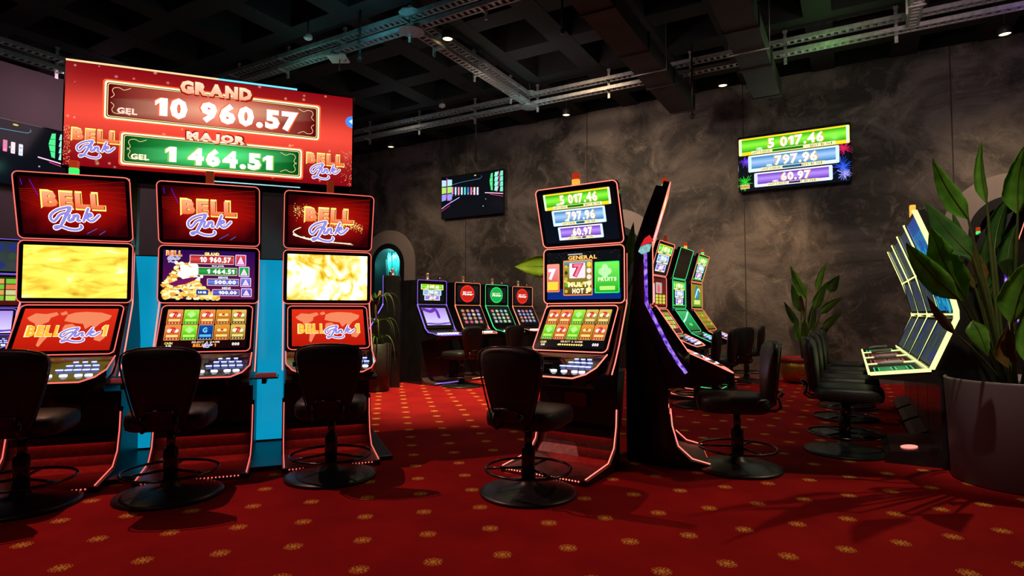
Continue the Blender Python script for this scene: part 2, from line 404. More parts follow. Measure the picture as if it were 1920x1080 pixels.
def game_icon(c, x0, y0, x1, y1, kind):
    w = x1-x0; h = y1-y0
    pal = {'r': ('c03010', 'ff9050', 'fff0e0'), 'g': ('20a010', 'a0ff40', 'e0ffd0'), 'b': ('062060', '1050b0', '90d0ff'), 'o': ('a04008', 'f0a030', 'ffe8c0'), 'y': ('503008', 'e8d060', 'fff8d8')}[kind]
    c.rr(x0, y0, x1, y1, .006, lin('ffb050', 1.0)); c.rect(x0+.03*w, y0+.03*h, x1-.03*w, y1-.03*h, lin(pal[0], .9), lin(pal[1], 1.0))
    mx = (x0+x1)/2; my = y0+.64*h
    if kind == 'r' or kind == 'y':
        for d in (-.22, 0, .22): c.disc(mx+d*w, my-.02*h+.06*h*(d == 0), .16*w*c.W, lin(pal[2], 1.1), 10)
        c.text('7', mx-.16*w, my-.16*h, mx+.14*w, my+.2*h, lin('e02020', 1.0), .07); c.text('7', mx-.04*w, my-.20*h, mx+.24*w, my+.14*h, lin('d04030', 1.0), .05)
    elif kind == 'g':
        for (dx, dy) in ((-.14, .03), (.14, .03), (0, .14), (0, -.08)): c.disc(mx+dx*w, my+dy*h, .14*w*c.W, lin('c0ff90', 1.0), 10)
    elif kind == 'b':
        c.disc(mx-.05*w, my, .2*w*c.W, lin('2080d0', .8), 12); c.text('G', mx-.2*w, my-.16*h, mx+.08*w, my+.18*h, lin('90e0ff', 1.1), .02)
    else:
        for k in range(3): c.disc(mx+(-.2+.2*k)*w, my, .13*w*c.W, lin('ffe0a0', 1.1), 10)
        c.disc(mx, my+.02*h, .10*w*c.W, lin('c04020', 1.0), 10)
    c.rr(x0+.12*w, y0+.20*h, x1-.12*w, y0+.36*h, .003, lin('ffe080' if kind not in 'bg' else ('60c0ff' if kind == 'b' else 'c0ff60'), 1.0))
    for k in range(4): c.disc(x0+(.2+.2*k)*w, y0+.10*h, .045*w*c.W, lin(pal[2], 1.1), 6)
def pic_games(W, H, rows, left='CASH', title='BELL', bg='20060a', foot=True):
    c = Canvas(W, H); c.rect(0, 0, 1, 1, lin(bg, .8), lin(bg, .5))
    nx = len(rows[0])
    for r, row in enumerate(rows):
        for k, ch in enumerate(row):
            x0 = .015+k*(.97/nx); y1 = .985-r*.40; game_icon(c, x0+.006, y1-.385, x0+.97/nx-.006, y1, ch)
    c.text(left, .04, .10, .13, .155, YEL, .03); c.text('0.00', .06, .035, .12, .085, WHT, .02)
    c.text('SELECT A GAME', .35, .125, .68, .17, lin('f8d0b0', 1.2), .03)
    if title: c.text('BELL', .37, .03, .50, .105, lin('ff9030', 1.3), .06); link_word(c, .49, .015, .11, .9, .06); c.text('1', .62, .03, .64, .105, lin('ff9030', 1.3), .04)
    else:
        for k in range(9): c.disc(.36+.035*k, .07, .008, YEL, 6)
        c.poly([(.31, .07), (.345, .10), (.345, .04)], YEL); c.poly([(.70, .07), (.665, .10), (.665, .04)], YEL)
    c.text('000', .83, .05, .92, .125, lin('fff0f0', 1.3), .04)
    return c
def pic_jackpots(W, H):
    c = Canvas(W, H); c.rect(0, 0, 1, 1, lin('701850', .8), lin('2c0858', .9))
    r2 = random.Random(5)
    for k in range(420):
        x = r2.uniform(0, .60); top = .10+.62*math.exp(-((x-.24)/.17)**2)+.12*(x < .2); y = r2.uniform(0, max(.08, top))
        c.disc(x, y, r2.uniform(.010, .020), lin(r2.choice(['f8c850', 'ffe890', 'fff4c8', 'e8a838']), 1.15), 8, ry=r2.uniform(.006, .012))
    for k in range(60):
        x = r2.gauss(.28, .06); y = r2.gauss(.56, .07); c.disc(x, y, r2.uniform(.010, .022), (1.6, 1.5, 1.15), 8)
    c.poly([(.06, .30), (.16, .38), (.30, .44), (.38, .45), (.34, .38), (.24, .30), (.12, .26)], lin('801860', .9))
    bell_link(c, .035, .74, .16, 1.0)
    c.text('GRAND', .44, .90, .60, .96, YEL, .05)
    for (x0, x1, y0, y1, dk, lt, t, ic, nm) in ((.29, .76, .73, .89, 'a01020', 'e05050', '10 960.57', 'c02060', ''), (.38, .80, .50, .64, '107820', '30b050', '1 464.51', '20a040', 'MAJOR'), (.48, .82, .29, .41, '3040a0', '8090f0', '500.00', '5050b0', 'MINOR'), (.54, .83, .08, .19, '302890', '7070e0', '100.00', '4040a0', 'MINI')):
        c.rr(x0-.008, y0-.012, x1+.004, y1+.012, .004, lin('ffd0c0', 1.1)); c.bar(x0, y0, x1, y1, lin(dk), lin(lt))
        c.text(t, x0+(x1-x0)*.22, y0+.02, x1-.03, y1-.02, WHT, .035)
        if nm: c.text(nm, x0+(x1-x0)*.34, y1+.018, x0+(x1-x0)*.66, y1+.06, lin('e0f0ff', 1.1), .05)
        xi = x1+.02; wi = .12; c.rr(xi, y0-.03, xi+wi, y1+.04, .006, lin('ffd0ff', 1.1)); c.rect(xi+.008, y0-.015, xi+wi-.008, y1+.025, lin(ic), lin(lt))
        c.poly([(xi+.02, y0), (xi+wi-.02, y0), (xi+wi/2, y1+.01)], lin('f0e0ff', 1.1)); c.disc(xi+wi/2, y0+.03, .012, lin('ffc0ff', 1.1), 8)
    c.rr(.36, .085, .49, .19, .005, lin('1840a0', 1.0)); c.text('0.30 GEL', .38, .115, .47, .16, WHT, .03)
    return c
def pic_cards(W, H):
    c = Canvas(W, H); c.rect(0, 0, 1, 1, lin('0838a0', .7), lin('101418', .7)); c.rect(0, .22, 1, 1, lin('0c1016', .6), lin('101418', .8))
    r2 = random.Random(9)
    for k in range(130): c.disc(r2.random(), r2.uniform(.2, 1), .004, lin('384048', .7), 6)
    c.text('GENERAL', .30, .825, .70, .915, lin('803010'), .06); c.text('GENERAL', .305, .83, .695, .912, lin('ffc868', 1.3), .03)
    c.rect(.30, .93, .50, .955, lin('c8c0c0', 1.0))
    for (x0, x1, y0, y1, fr, a, b) in ((0, .18, .16, .76, 'ff9060', 'e04010', 'ffa0a0'), (.235, .635, .08, .82, 'ff9040', '604010', 'b0a040'), (.665, .985, .12, .76, '30ff60', '10b018', '80ff60')):
        c.rr(x0, y0, x1, y1, .008, lin(fr, 1.3)); c.rect(x0+.01, y0+.02, x1-.01, y1-.02, lin(a), lin(b))
    c.poly([(.245, .42), (.40, .30), (.625, .40), (.625, .36), (.42, .25), (.245, .36)], lin('e0d050', 1.0)); c.rect(.25, .70, .62, .80, lin('305060'), lin('90b0b0'))
    for k in range(5):
        y = .72-.13*k; c.disc(.59, y, .020, lin(r2.choice(['fff080', 'ffe0e0', 'f0d040']), 1.2), 10); c.disc(.275, y-.03, .014, lin(r2.choice(['60c040', 'd0c040', '304010']), 1.0), 10)
    c.rr(.32, .44, .54, .76, .008, lin('f0e0e8', 1.2)); c.text('7', .36, .455, .52, .75, lin('c02040', 1.0), .09); c.text('7', .38, .47, .50, .735, lin('ff80a0', 1.1), .03)
    c.text('MULTI', .30, .255, .60, .36, lin('fff0a0', 1.4), .06); c.text('HOT 5', .36, .12, .58, .23, lin('fff0c0', 1.4), .06)
    for (dx, dy) in ((-.045, 0), (.045, 0), (0, .08), (0, -.07)): c.disc(.80+dx, .56+dy, .026, lin('c0ffb0', 1.1), 10)
    c.text('FRUITS', .71, .36, .95, .44, lin('e8ffd0', 1.2), .04)
    c.rr(.73, .18, .93, .26, .004, lin('c0ff80', 1.1)); c.rr(.01, .20, .16, .38, .004, lin('ffd040', 1.2)); c.text('7', .02, .42, .13, .66, lin('f0f0ff', 1.2), .07)
    return c
def pic_hall(W, H):
    """photograph of a dark gaming hall shown on the screen"""
    c = Canvas(W, H); c.rect(0, 0, 1, 1, lin('040a14'), lin('040810'))
    c.stroke([(.18, .80), (.40, .84), (.64, .86), (.66, .93)], .004*W, lin('60b0d0', .9), 2)
    for k in range(9):
        x = .17+.052*k; c.rr(x, .56-.01*k, x+.028, .74-.01*k, .004*W, lin(['e070c0', 'c0e0ff', 'ff90b0', 'c0f0ff', '60d0c0', '3080d0', 'ff70a0', 'ffe0e0', 'e0e0ff'][k], 1.2))
        c.disc(x+.015, .53, .012*W*.6, lin('90c0ff', 1.2), 6)
    for (x0, x1) in ((0.0, .075), (.095, .175)):
        for j in range(3): c.poly([(x0, .42+.18*j), (x1, .44+.17*j), (x1, .58+.17*j), (x0, .58+.18*j)], lin(['a0a0ff', 'b8f070', 'c0f0ff'][j], 1.0))
    c.stroke([(.085, .98), (.085, .5), (.17, .40)], .007*W, lin('e030c0', 1.2), 3); c.stroke([(.0, .24), (.10, .33), (.30, .47)], .009*W, lin('d0c0ff', 1.2), 3); c.stroke([(.0, .18), (.14, .30)], .005*W, lin('ff3090', 1.1), 2)
    for j in range(4):
        c.poly([(.79+.012*abs(j-2), .55+.1*j), (.84, .54+.105*j), (.84, .64+.105*j), (.79+.012*abs(j-1.2), .64+.1*j)], lin('50f090', 1.1))
        c.poly([(.865, .53+.11*j), (.915, .52+.115*j), (.93, .62+.115*j), (.875, .63+.11*j)], lin('a0ffe0', 1.1)); c.poly([(.95, .50+.12*j), (1, .49+.125*j), (1, .60+.125*j), (.96, .61+.12*j)], lin('80f0d0', 1.0))
    c.stroke([(.93, .98), (.945, .8), (.93, .62), (.90, .50)], .006*W, lin('ff50b0', 1.2), 4); c.stroke([(.72, .51), (.85, .48), (1, .44)], .010*W, lin('ffd0f0', 1.2), 2); c.stroke([(.80, .46), (1, .38)], .005*W, lin('ff4090', 1.2), 2)
    c.disc(.56, .95, .02*W, lin('e0c050', 1.1), 10, ry=.008*W)
    for (x, y, r) in ((.5, .62, .012), (.53, .58, .01), (.6, .60, .008), (.45, .55, .01), (.73, .36, .008), (.69, .2, .01)): c.disc(x, y, r*W, lin('d0e0f0', .5), 6)
    return c
def pic_small(W, H, kind):
    if kind == 'jack': return pic_jack(W, H, False, ex=.03)
    c = Canvas(W, H)
    if kind == 'off': c.rect(0, 0, 1, 1, lin('181008', .7), lin('100c08', .7)); return c
    if kind == 'jackgreen':
        c = pic_jack(W, H, False, ex=.06); c.frame(0, 0, 1, 1, .02, lin('30d050', .9)); return c
    if kind == 'reels':
        c.rect(0, 0, 1, 1, lin('901018', .8), lin('601018', .8)); c.rr(.05, .1, .22, .8, .005, lin('f0d8e8', 1.1)); c.rr(.3, .45, .72, .85, .01, lin('c0b0a0', 1.0)); c.disc(.5, .62, .06, lin('e06070', 1.1))
        for k in range(3):
            for j in range(3): c.rr(.28+.24*k, .06+.12*j, .46+.24*k, .16+.12*j, .005, lin('d8e050', 1.0))
        return c
    if kind == 'grid':
        c.rect(0, 0, 1, 1, lin('601018', .8), lin('304010', .7))
        for k in range(5):
            for j in range(4): c.rr(.04+.19*k, .16+.2*j, .20+.19*k, .33+.2*j, .004, lin(rnd.choice(['c0f060', 'f0b060', 'e0e0a0', '80d040', 'f08050']), .9))
        return c
    if kind == 'greenwave':
        c.rect(0, 0, 1, 1, lin('0a7030', 1.), lin('30c070', 1.)); c.stroke([(0, .45), (.4, .62), (1, .95)], .05*W, lin('c0ffe0', 1.2)); c.disc(.5, .3, .12*W*1.2, lin('40ff80', .9), 14, ry=.05*W); return c
    if kind == 'gameyel':
        c.rect(0, 0, 1, 1, lin('60a020', .9), lin('a09010', .9)); c.disc(.5, .6, .2*W, lin('40c0e0', 1.1), 12, c2=lin('2060a0')); c.rr(.2, .1, .8, .3, .005, lin('e0f080', 1.)); c.stroke([(.3, .4), (.6, .8), (.8, .7)], .02, WHT); return c
    if kind == 'gridyel':
        c.rect(0, 0, 1, 1, lin('807010', .8), lin('a0a020', .8))
        for k in range(5):
            for j in range(3): c.disc(.12+.19*k, .25+.25*j, .03, lin(rnd.choice(['f0e060', '80c040', 'f08050']), .9), 8)
        return c
    if kind == 'ovalred' or kind == 'ovalgreen':
        c.rect(0, 0, 1, 1, lin('141418', .9), lin('201c20', .9)); h = 'ff3020' if kind == 'ovalred' else '20e060'
        c.disc(.48, .52, .34*W, lin(h, 1.1), 24, ry=.30*W); c.disc(.48, .52, .30*W, lin(h, .6), 24, ry=.26*W)
        c.text('FRUIT', .26, .56, .70, .66, lin('ffe0d0', 1.2), .05); c.text('Power', .24, .42, .72, .56, WHT, .05, shear=.1)
        return c
    if kind == 'orbs':
        c.rect(0, 0, 1, 1, lin('102030', .8), lin('101018', .8)); pal = ['f0a060', 'ff8060', 'c0b0ff', 'fff0d0', '80c0ff', 'ff6090']
    if kind == 'orbsgreen':
        c.rect(0, 0, 1, 1, lin('083028', .8), lin('081810', .8)); pal = ['c0f0d0', 'fff0d0', 'ff9080', '80e0ff', 'a0ffa0', 'e0e0ff']
    if kind in ('orbs', 'orbsgreen'):
        for j in range(4):
            for k in range(4): c.disc(.14+.24*k, .14+.235*j, .085*W, lin(rnd.choice(pal), 1.0), 12, c2=lin(rnd.choice(pal), .45), ry=.06*W)
        return c
    if kind == 'violet':
        c.rect(0, 0, 1, 1, lin('e0d8ff', 1.1), lin('b090f0', 1.0)); c.stroke([(0, .95), (.3, .8), (.55, .9), (.6, .45)], .12*W, lin('7030c0', .9)); c.stroke([(0, .1), (.5, .05), (1, .12)], .05*W, lin('8040d0', .9))
        c.rect(.05, .12, .95, .14, lin('8060c0')); return c
    if kind == 'blue':
        c.rect(0, 0, 1, 1, lin('4c5c58', .55), lin('404a58', .5))
        for k in range(5):
            for j in range(3): c.disc(.1+.2*k, .2+.3*j, .05, lin(rnd.choice(['3c4a68', '4c5c58', '3848a0', '506450', '545c60']), .5), 10)
        return c
    if kind == 'bluebright':
        c.rect(0, 0, 1, 1, lin('0880b8', .9), lin('0840a0', .7))
        for k in range(5): c.rr(.12+.17*k, .50+.04*math.sin(k), .22+.17*k, .72, .01, lin('3088c8', .7))
        for k in range(14): c.disc(rnd.random(), rnd.uniform(0, .5), rnd.uniform(.02, .06), lin(rnd.choice(['20b0d0', '1050c0', '40c0c0']), .8), 10)
        return c
    return c

# ------------------------------------------------------------------ room shell
def carpet():
    m, nt, b = newmat('carpet_red'); N = nt.nodes; L = nt.links
    def val(op, a, bb=None, c=None):
        n = N.new('ShaderNodeMath'); n.operation = op
        for i, x in enumerate((a, bb, c)):
            if x is None: continue
            if isinstance(x, (int, float)): n.inputs[i].default_value = x
            else: L.new(x, n.inputs[i])
        return n.outputs[0]
    tc = N.new('ShaderNodeTexCoord'); sp = N.new('ShaderNodeSeparateXYZ'); L.new(tc.outputs['Object'], sp.inputs[0])
    w, u = sp.outputs[0], sp.outputs[1]
    # repeat cell measured in the room axes
    ow, ou = -3.206, 1.5119; a, bq, c_, d = .2265, .2206, .2238, -.2492; det = a*d-bq*c_
    dw = val('SUBTRACT', w, ow); du = val('SUBTRACT', u, ou)
    i = val('ADD', val('MULTIPLY', dw, d/det), val('MULTIPLY', du, -c_/det))
    j = val('ADD', val('MULTIPLY', dw, -bq/det), val('MULTIPLY', du, a/det))
    fi = val('SUBTRACT', val('FRACT', val('ADD', i, .5)), .5); fj = val('SUBTRACT', val('FRACT', val('ADD', j, .5)), .5)
    lw = val('ADD', val('MULTIPLY', fi, a), val('MULTIPLY', fj, c_)); lu = val('ADD', val('MULTIPLY', fi, bq), val('MULTIPLY', fj, d))
    # medallion: mirrored scrolls inside an ellipse lying across the room axes
    p = val('ADD', val('MULTIPLY', lw, .866), val('MULTIPLY', lu, .5)); q = val('ADD', val('MULTIPLY', lw, -.5), val('MULTIPLY', lu, .866))
    ap = val('ABSOLUTE', p); aq = val('ABSOLUTE', q)
    rr_ = val('SQRT', val('ADD', val('POWER', val('DIVIDE', ap, .047), 2), val('POWER', val('DIVIDE', aq, .042), 2)))
    inside = val('LESS_THAN', rr_, 1.0)
    cmb = N.new('ShaderNodeCombineXYZ'); L.new(ap, cmb.inputs[0]); L.new(aq, cmb.inputs[1])
    nz = N.new('ShaderNodeTexNoise'); nz.inputs['Scale'].default_value = 48; nz.inputs['Detail'].default_value = 1; nz.inputs['Distortion'].default_value = 1.5; L.new(cmb.outputs[0], nz.inputs['Vector'])
    scroll = val('LESS_THAN', val('ABSOLUTE', val('SUBTRACT', nz.outputs['Fac'], .5)), val('ADD', val('MULTIPLY', rr_, -.035), .085))
    mask = val('MULTIPLY', inside, scroll)
    n1 = N.new('ShaderNodeTexNoise'); n1.inputs['Scale'].default_value = 2.2; n1.inputs['Detail'].default_value = 3; L.new(tc.outputs['Object'], n1.inputs['Vector'])
    n2 = N.new('ShaderNodeTexNoise'); n2.inputs['Scale'].default_value = 240; n2.inputs['Detail'].default_value = 2; L.new(tc.outputs['Object'], n2.inputs['Vector'])
    r1 = N.new('ShaderNodeValToRGB'); r1.color_ramp.elements[0].position = .35; r1.color_ramp.elements[1].position = .7
    r1.color_ramp.elements[0].color = (.31, .006, .009, 1); r1.color_ramp.elements[1].color = (.44, .012, .013, 1)
    L.new(n1.outputs['Fac'], r1.inputs[0])
    mx = N.new('ShaderNodeMix'); mx.data_type = 'RGBA'; L.new(mask, mx.inputs[0]); L.new(r1.outputs[0], mx.inputs[6]); mx.inputs[7].default_value = (.85, .46, .08, 1)
    L.new(mx.outputs[2], b.inputs['Base Color']); b.inputs['Roughness'].default_value = .95; b.inputs['Specular IOR Level'].default_value = .1
    bp = N.new('ShaderNodeBump'); bp.inputs['Strength'].default_value = .35; bp.inputs['Distance'].default_value = .003
    L.new(n2.outputs['Fac'], bp.inputs['Height']); L.new(bp.outputs[0], b.inputs['Normal'])
    return m
def stucco():
    m, nt, b = newmat('venetian_stucco'); N = nt.nodes; L = nt.links
    tc = N.new('ShaderNodeTexCoord')
    n1 = N.new('ShaderNodeTexNoise'); n1.inputs['Scale'].default_value = .75; n1.inputs['Detail'].default_value = 9; n1.inputs['Roughness'].default_value = .66; n1.inputs['Distortion'].default_value = .9
    n2 = N.new('ShaderNodeTexNoise'); n2.inputs['Scale'].default_value = 2.6; n2.inputs['Detail'].default_value = 10; n2.inputs['Distortion'].default_value = 1.5; n2.inputs['Roughness'].default_value = .76
    L.new(tc.outputs['Object'], n1.inputs['Vector']); L.new(tc.outputs['Object'], n2.inputs['Vector'])
    r1 = N.new('ShaderNodeValToRGB'); e = r1.color_ramp.elements; e[0].position = .42; e[0].color = (.036, .030, .030, 1); e[1].position = .60; e[1].color = (.19, .16, .152, 1)
    r2 = N.new('ShaderNodeValToRGB'); e = r2.color_ramp.elements; e[0].position = .52; e[0].color = (0, 0, 0, 1); e[1].position = .68; e[1].color = (1, 1, 1, 1)
    L.new(n1.outputs['Fac'], r1.inputs[0]); L.new(n2.outputs['Fac'], r2.inputs[0])
    mx = N.new('ShaderNodeMix'); mx.data_type = 'RGBA'; L.new(r1.outputs[0], mx.inputs[6]); mx.inputs[7].default_value = (.34, .28, .25, 1)
    mm = N.new('ShaderNodeMath'); mm.operation = 'MULTIPLY'; L.new(r2.outputs[0], mm.inputs[0]); mm.inputs[1].default_value = .55; L.new(mm.outputs[0], mx.inputs[0])
    # panel joints every few metres
    sp = N.new('ShaderNodeSeparateXYZ'); L.new(tc.outputs['Object'], sp.inputs[0])
    def ma(op, a, v):
        n = N.new('ShaderNodeMath'); n.operation = op
        L.new(a, n.inputs[0]); n.inputs[1].default_value = v; return n.outputs[0]
    fr = ma('SUBTRACT', ma('FRACT', ma('DIVIDE', ma('ADD', sp.outputs[0], 20.75), 2.95), 0), .5); ab = ma('ABSOLUTE', fr, 0); ln = ma('LESS_THAN', ab, .003)
    mk = N.new('ShaderNodeMix'); mk.data_type = 'RGBA'; L.new(ln, mk.inputs[0]); L.new(mx.outputs[2], mk.inputs[6]); mk.inputs[7].default_value = (.03, .025, .024, 1)
    L.new(mk.outputs[2], b.inputs['Base Color']); b.inputs['Roughness'].default_value = .62
    bp = N.new('ShaderNodeBump'); bp.inputs['Strength'].default_value = .6; bp.inputs['Distance'].default_value = .03; L.new(n2.outputs['Fac'], bp.inputs['Height']); L.new(bp.outputs[0], b.inputs['Normal'])
    return m
WL, WR, UF, UB, ZT = -11.65, 5.2, -4.0, 10.86, 5.12
CARPET = carpet(); STUCCO = stucco()
MAUVE = pbr('mauve_paint', (.24, .17, .19), .8, noise=.08, nscale=1.5)
RINGM = pbr('ring_plaster', (.36, .30, .29), .7, noise=.06, nscale=4)
LINER = pbr('niche_black', (.012, .012, .012), .4, noise=.2)
m = MB(); m.box(WL-.2, WR+.2, UF-.2, UB+.9, -.1, 0); room(struct(m.build('floor', CARPET)))
# back wall with three arched niches
ARCH = [-9.75, -3.93, 2.05]; AR, ARI, AZ, AD = .52, .40, 2.27, .45
m = MB(); xs = WL-.2
def strip(x0, x1, z0, z1): m.add([(x0, UB, z0), (x1, UB, z0), (x1, UB, z1), (x0, UB, z1)], [(0, 1, 2, 3)])
for c0 in ARCH:
    strip(xs, c0-AR, 0, ZT); n = 20
    for k in range(n):
        a0 = PI-PI*k/n; a1 = PI-PI*(k+1)/n
        p0 = (c0+AR*math.cos(a0), AZ+AR*math.sin(a0)); p1 = (c0+AR*math.cos(a1), AZ+AR*math.sin(a1))
        m.add([(p0[0], UB, p0[1]), (p1[0], UB, p1[1]), (p1[0], UB, ZT), (p0[0], UB, ZT)], [(0, 1, 2, 3)])
    xs = c0+AR
strip(xs, WR+.2, 0, ZT); m.box(WL-.2, WR+.2, UB+AD+.02, UB+AD+.2, 0, ZT+.5); m.box(WL-.2, WR+.2, UB, UB+AD+.2, ZT, ZT+.02)
room(struct(m.build('wall_back', STUCCO)))
m = MB().box(WL-.2, WL, UF-.2, UB+.2, 0, ZT); room(struct(m.build('wall_left', MAUVE)))
m = MB().box(WR, WR+.2, UF-.2, UB+.2, 0, ZT); room(struct(m.build('wall_right', STUCCO)))
m = MB().box(WL-.2, WR+.2, UF-.2, UF, 0, ZT); room(struct(m.build('wall_front', MAUVE)))
# coffered ceiling
m = MB().box(WL-.3, WR+.3, UF-.3, UB+.7, 5.62, 5.8)
x = -5.81-1.1*6
while x < WR+.3: m.box(x-.17, x+.17, UF-.2, UB+.6, 5.12, 5.62); x += 1.1
y = 7.83-1.1*11
while y < UB+.6: m.box(WL-.2, WR+.2, y-.17, y+.17, 5.125, 5.62); y += 1.1
room(struct(m.build('ceiling', CEIL)))
def arch_band(m, c0, r0, r1, y0, y1, n=24, zb=0.0):
    """flat arch band with thickness between y0 (front) and y1"""
    for r in ((r0, r1),):
        P = [(c0-r1, zb), *[(c0+r1*math.cos(PI-PI*k/n), AZ+r1*math.sin(PI-PI*k/n)) for k in range(n+1)], (c0+r1, zb)]
        Q = [(c0-r0, zb), *[(c0+r0*math.cos(PI-PI*k/n), AZ+r0*math.sin(PI-PI*k/n)) for k in range(n+1)], (c0+r0, zb)]
        k = len(P)
        vs = [(a, y0, b) for a, b in P]+[(a, y0, b) for a, b in Q]+[(a, y1, b) for a, b in P]+[(a, y1, b) for a, b in Q]; fs = []
        for i in range(k-1):
            fs += [(i, i+k, i+k+1, i+1), (i+2*k, i+2*k+1, i+3*k+1, i+3*k), (i, i+1, i+1+2*k, i+2*k), (i+k, i+3*k, i+1+3*k, i+1+k)]
        m.add(vs, fs)
TEAL = pbr('niche_teal_glass', (.05, .30, .33), .2, noise=.3, nscale=8)
for i, c0 in enumerate(ARCH):
    m = MB(); arch_band(m, c0, AR, .85, UB-.035, UB+.01); room(struct(m.build('trim_%d' % (i*3+1), RINGM)))
    m = MB(); arch_band(m, c0, ARI, AR+.005, UB-.05, UB+AD); room(struct(m.build('trim_%d' % (i*3+2), LINER)))
    m = MB(); n = 24; P = [(c0-ARI-.02, 0), *[(c0+(ARI+.02)*math.cos(PI-PI*k/n), AZ+(ARI+.02)*math.sin(PI-PI*k/n)) for k in range(n+1)], (c0+ARI+.02, 0)]
    m.add([(a, UB+AD-.02, b) for a, b in P], [tuple(range(len(P)))]); room(struct(m.build('trim_%d' % (i*3+3), TEAL if i == 0 else LINER)))
a_ = wu(-9.75, UB+.22); lamp('POINT', 'niche_lamp', (a_[0], a_[1], 2.52), 40, (.25, 1, .95), .04)
m = MB()
for k in range(46):
    x = -9.75+rnd.uniform(-.33, .33); y = UB+rnd.uniform(.12, .36); zt = AZ+math.sqrt(max(.01, (ARI-.02)**2-(x+9.75)**2))-.03
    sw_ = rnd.uniform(-.05, .05); L_ = rnd.uniform(.5, 1.3)
    m.tube([(x, y, zt), (x+sw_*.5, y, zt-L_*.35), (x+sw_, y, zt-L_*.7), (x+sw_*.8, y, zt-L_)], .005, 5)
o = m.build('hanging_strands', pbr('teal_strands', (.25, .75, .75), .25, metal=.5, noise=.1)); room(o); tag(o, 'shiny teal strands hanging in the lit arched niche of the back wall', 'decoration', kind='stuff')

# ------------------------------------------------------------------ ceiling fittings
def ladder(m, L, w=.13, h=.055, step=.2):
    """tray of length L along local x at z=0: two slotted side rails and rungs"""
    for s_ in (-1, 1):
        y = s_*w/2
        m.box(0, L, y-.004, y+.004, 0, h); m.box(0, L, min(y, y-s_*.022), max(y, y-s_*.022), 0, .004); m.box(0, L, min(y, y-s_*.022), max(y, y-s_*.022), h-.004, h)
    x = .1
    while x < L:
        m.box(x-.02, x+.02, -w/2, w/2, .004, .016); x += step*.45
def tray_run(label, w0, u0, w1, u1, hangers, z=4.72, tier=.16):
    a = wu(w0, u0); b = wu(w1, u1); L = math.hypot(b[0]-a[0], b[1]-a[1]); rz = math.atan2(b[1]-a[1], b[0]-a[0])
    t = thing('cable_tray', label, 'cable tray', (a[0], a[1], z), rz)
    for k in (0, 1):
        mm = MB(); ladder(mm, L); mm.build('tray', STEEL, t, (0, 0, k*tier))
    for x in hangers:
        mm = MB()
        mm.box(-.02, .02, .09, .11, -.09, 5.12-z); mm.box(-.03, .03, .085, .115, 5.12-z-.03, 5.12-z)
        for k in (0, 1): mm.box(-.018, .018, -.09, .105, k*tier-.014, k*tier)
        mm.build('hanger', STEEL, t, (x, 0, 0))
    return t
t1 = tray_run('long double galvanised cable tray crossing above the illuminated sign', -10.05, 5.74, WR-.1, 5.74, [1.6+1.18*k for k in range(13)])
t2 = tray_run('double galvanised cable tray running nearest and parallel to the stucco wall', -10.05, 8.93, WR-.1, 8.93, [1.4+1.32*k for k in range(11)])
t3 = tray_run('double cable tray bridging the two long trays beside the ducts', -4.8, 5.84, -4.8, 8.83, [.5, 1.5, 2.6])
t4 = tray_run('short double cable tray at the top right meeting the wall tray at a curve', .75, 5.84, .75, 8.83, [1.0, 2.4])
t5 = tray_run('double cable tray running along the top of the mauve wall', -10.2, UF+.2, -10.2, 9.6, [1.5+1.6*k for k in range(7)])
for (w, u, lab) in ((-4.8, 5.74, 'flat galvanised junction plate where the trays cross above the sign'), (-4.8, 8.93, 'galvanised junction plate where the bridging tray joins the wall tray')):
    o = thing('junction_plate', lab, 'junction plate', (*wu(w, u), 4.70), RZ)
    for z_ in (0, .235): MB().lathe([(.17, z_), (.17, z_+.012)], 8, (0, 0), False).build('plate', STEEL, o)
    MB().tube([(0, 0, 0), (0, 0, .42)], .008, 6).build('hanger', STEEL, o)
# ducts
for (w0, w1, lab) in ((-2.56, -2.17, 'dark rectangular air duct, the left of two running to the stucco wall'), (-1.25, -.865, 'dark rectangular air duct, the right of two, ending above the wall screen')):
    d = thing('air_duct', lab, 'air duct', (*wu((w0+w1)/2, 3.0), 4.45), RZ); hw_ = (w1-w0)/2; ye = UB-1.08-3.0; ys = UF+.3-3.0
    MB().box(-hw_, hw_, ys, ye, 0, .235).build('duct_body', DUCTM, d)
    y = ye-.03
    while y > ys+.5:
        MB().box(-hw_-.02, hw_+.02, y-.015, y+.015, -.02, .245).build('duct_flange', DUCTM, d); y -= 1.25
    for y0 in (4.9, 2.2):
        mm = MB(); mm.tube([(-hw_-.05, y0, -.015), (hw_+.05, y0, -.015)], .010, 8)
        for xx in (-hw_-.05, hw_+.05): mm.tube([(xx, y0, -.015), (xx, y0, .67)], .005, 6)
        mm.build('support_rail', STEEL, d)
# downlights
fx = thing('downlight', '', 'ceiling light')
mm = MB(); mm.lathe([(.045, 0), (.075, -.02), (.08, -.12), (.072, -.125), (.066, -.10), (.03, -.07)], 20); mm.build('housing', RODM, fx)
mm = MB(); mm.tube([(0, 0, 0), (0, 0, .32)], .008, 8); mm.build('stem', RODM, fx)
mm = MB(); mm.lathe([(.064, -.112), (.045, -.106), (.001, -.104)], 20); mm.build('lens', glow('lamp_warm', (1, .80, .38), 3.5), fx)
DL = ['small warm downlight under the bridging cable tray above the sign', 'small warm downlight at the wall top between the dark hall screen and the ducts',
      'small warm downlight just right of the big red sign', 'small warm downlight at the wall top between the two air ducts', 'small warm downlight in the top right corner above the plants']
for i, (w, u) in enumerate(DOWN):
    o = fx if i == 0 else copy_tree(fx)
    o.location = (*wu(w, u), 4.90); o['label'] = DL[i]; o['group'] = 'ceiling downlights'
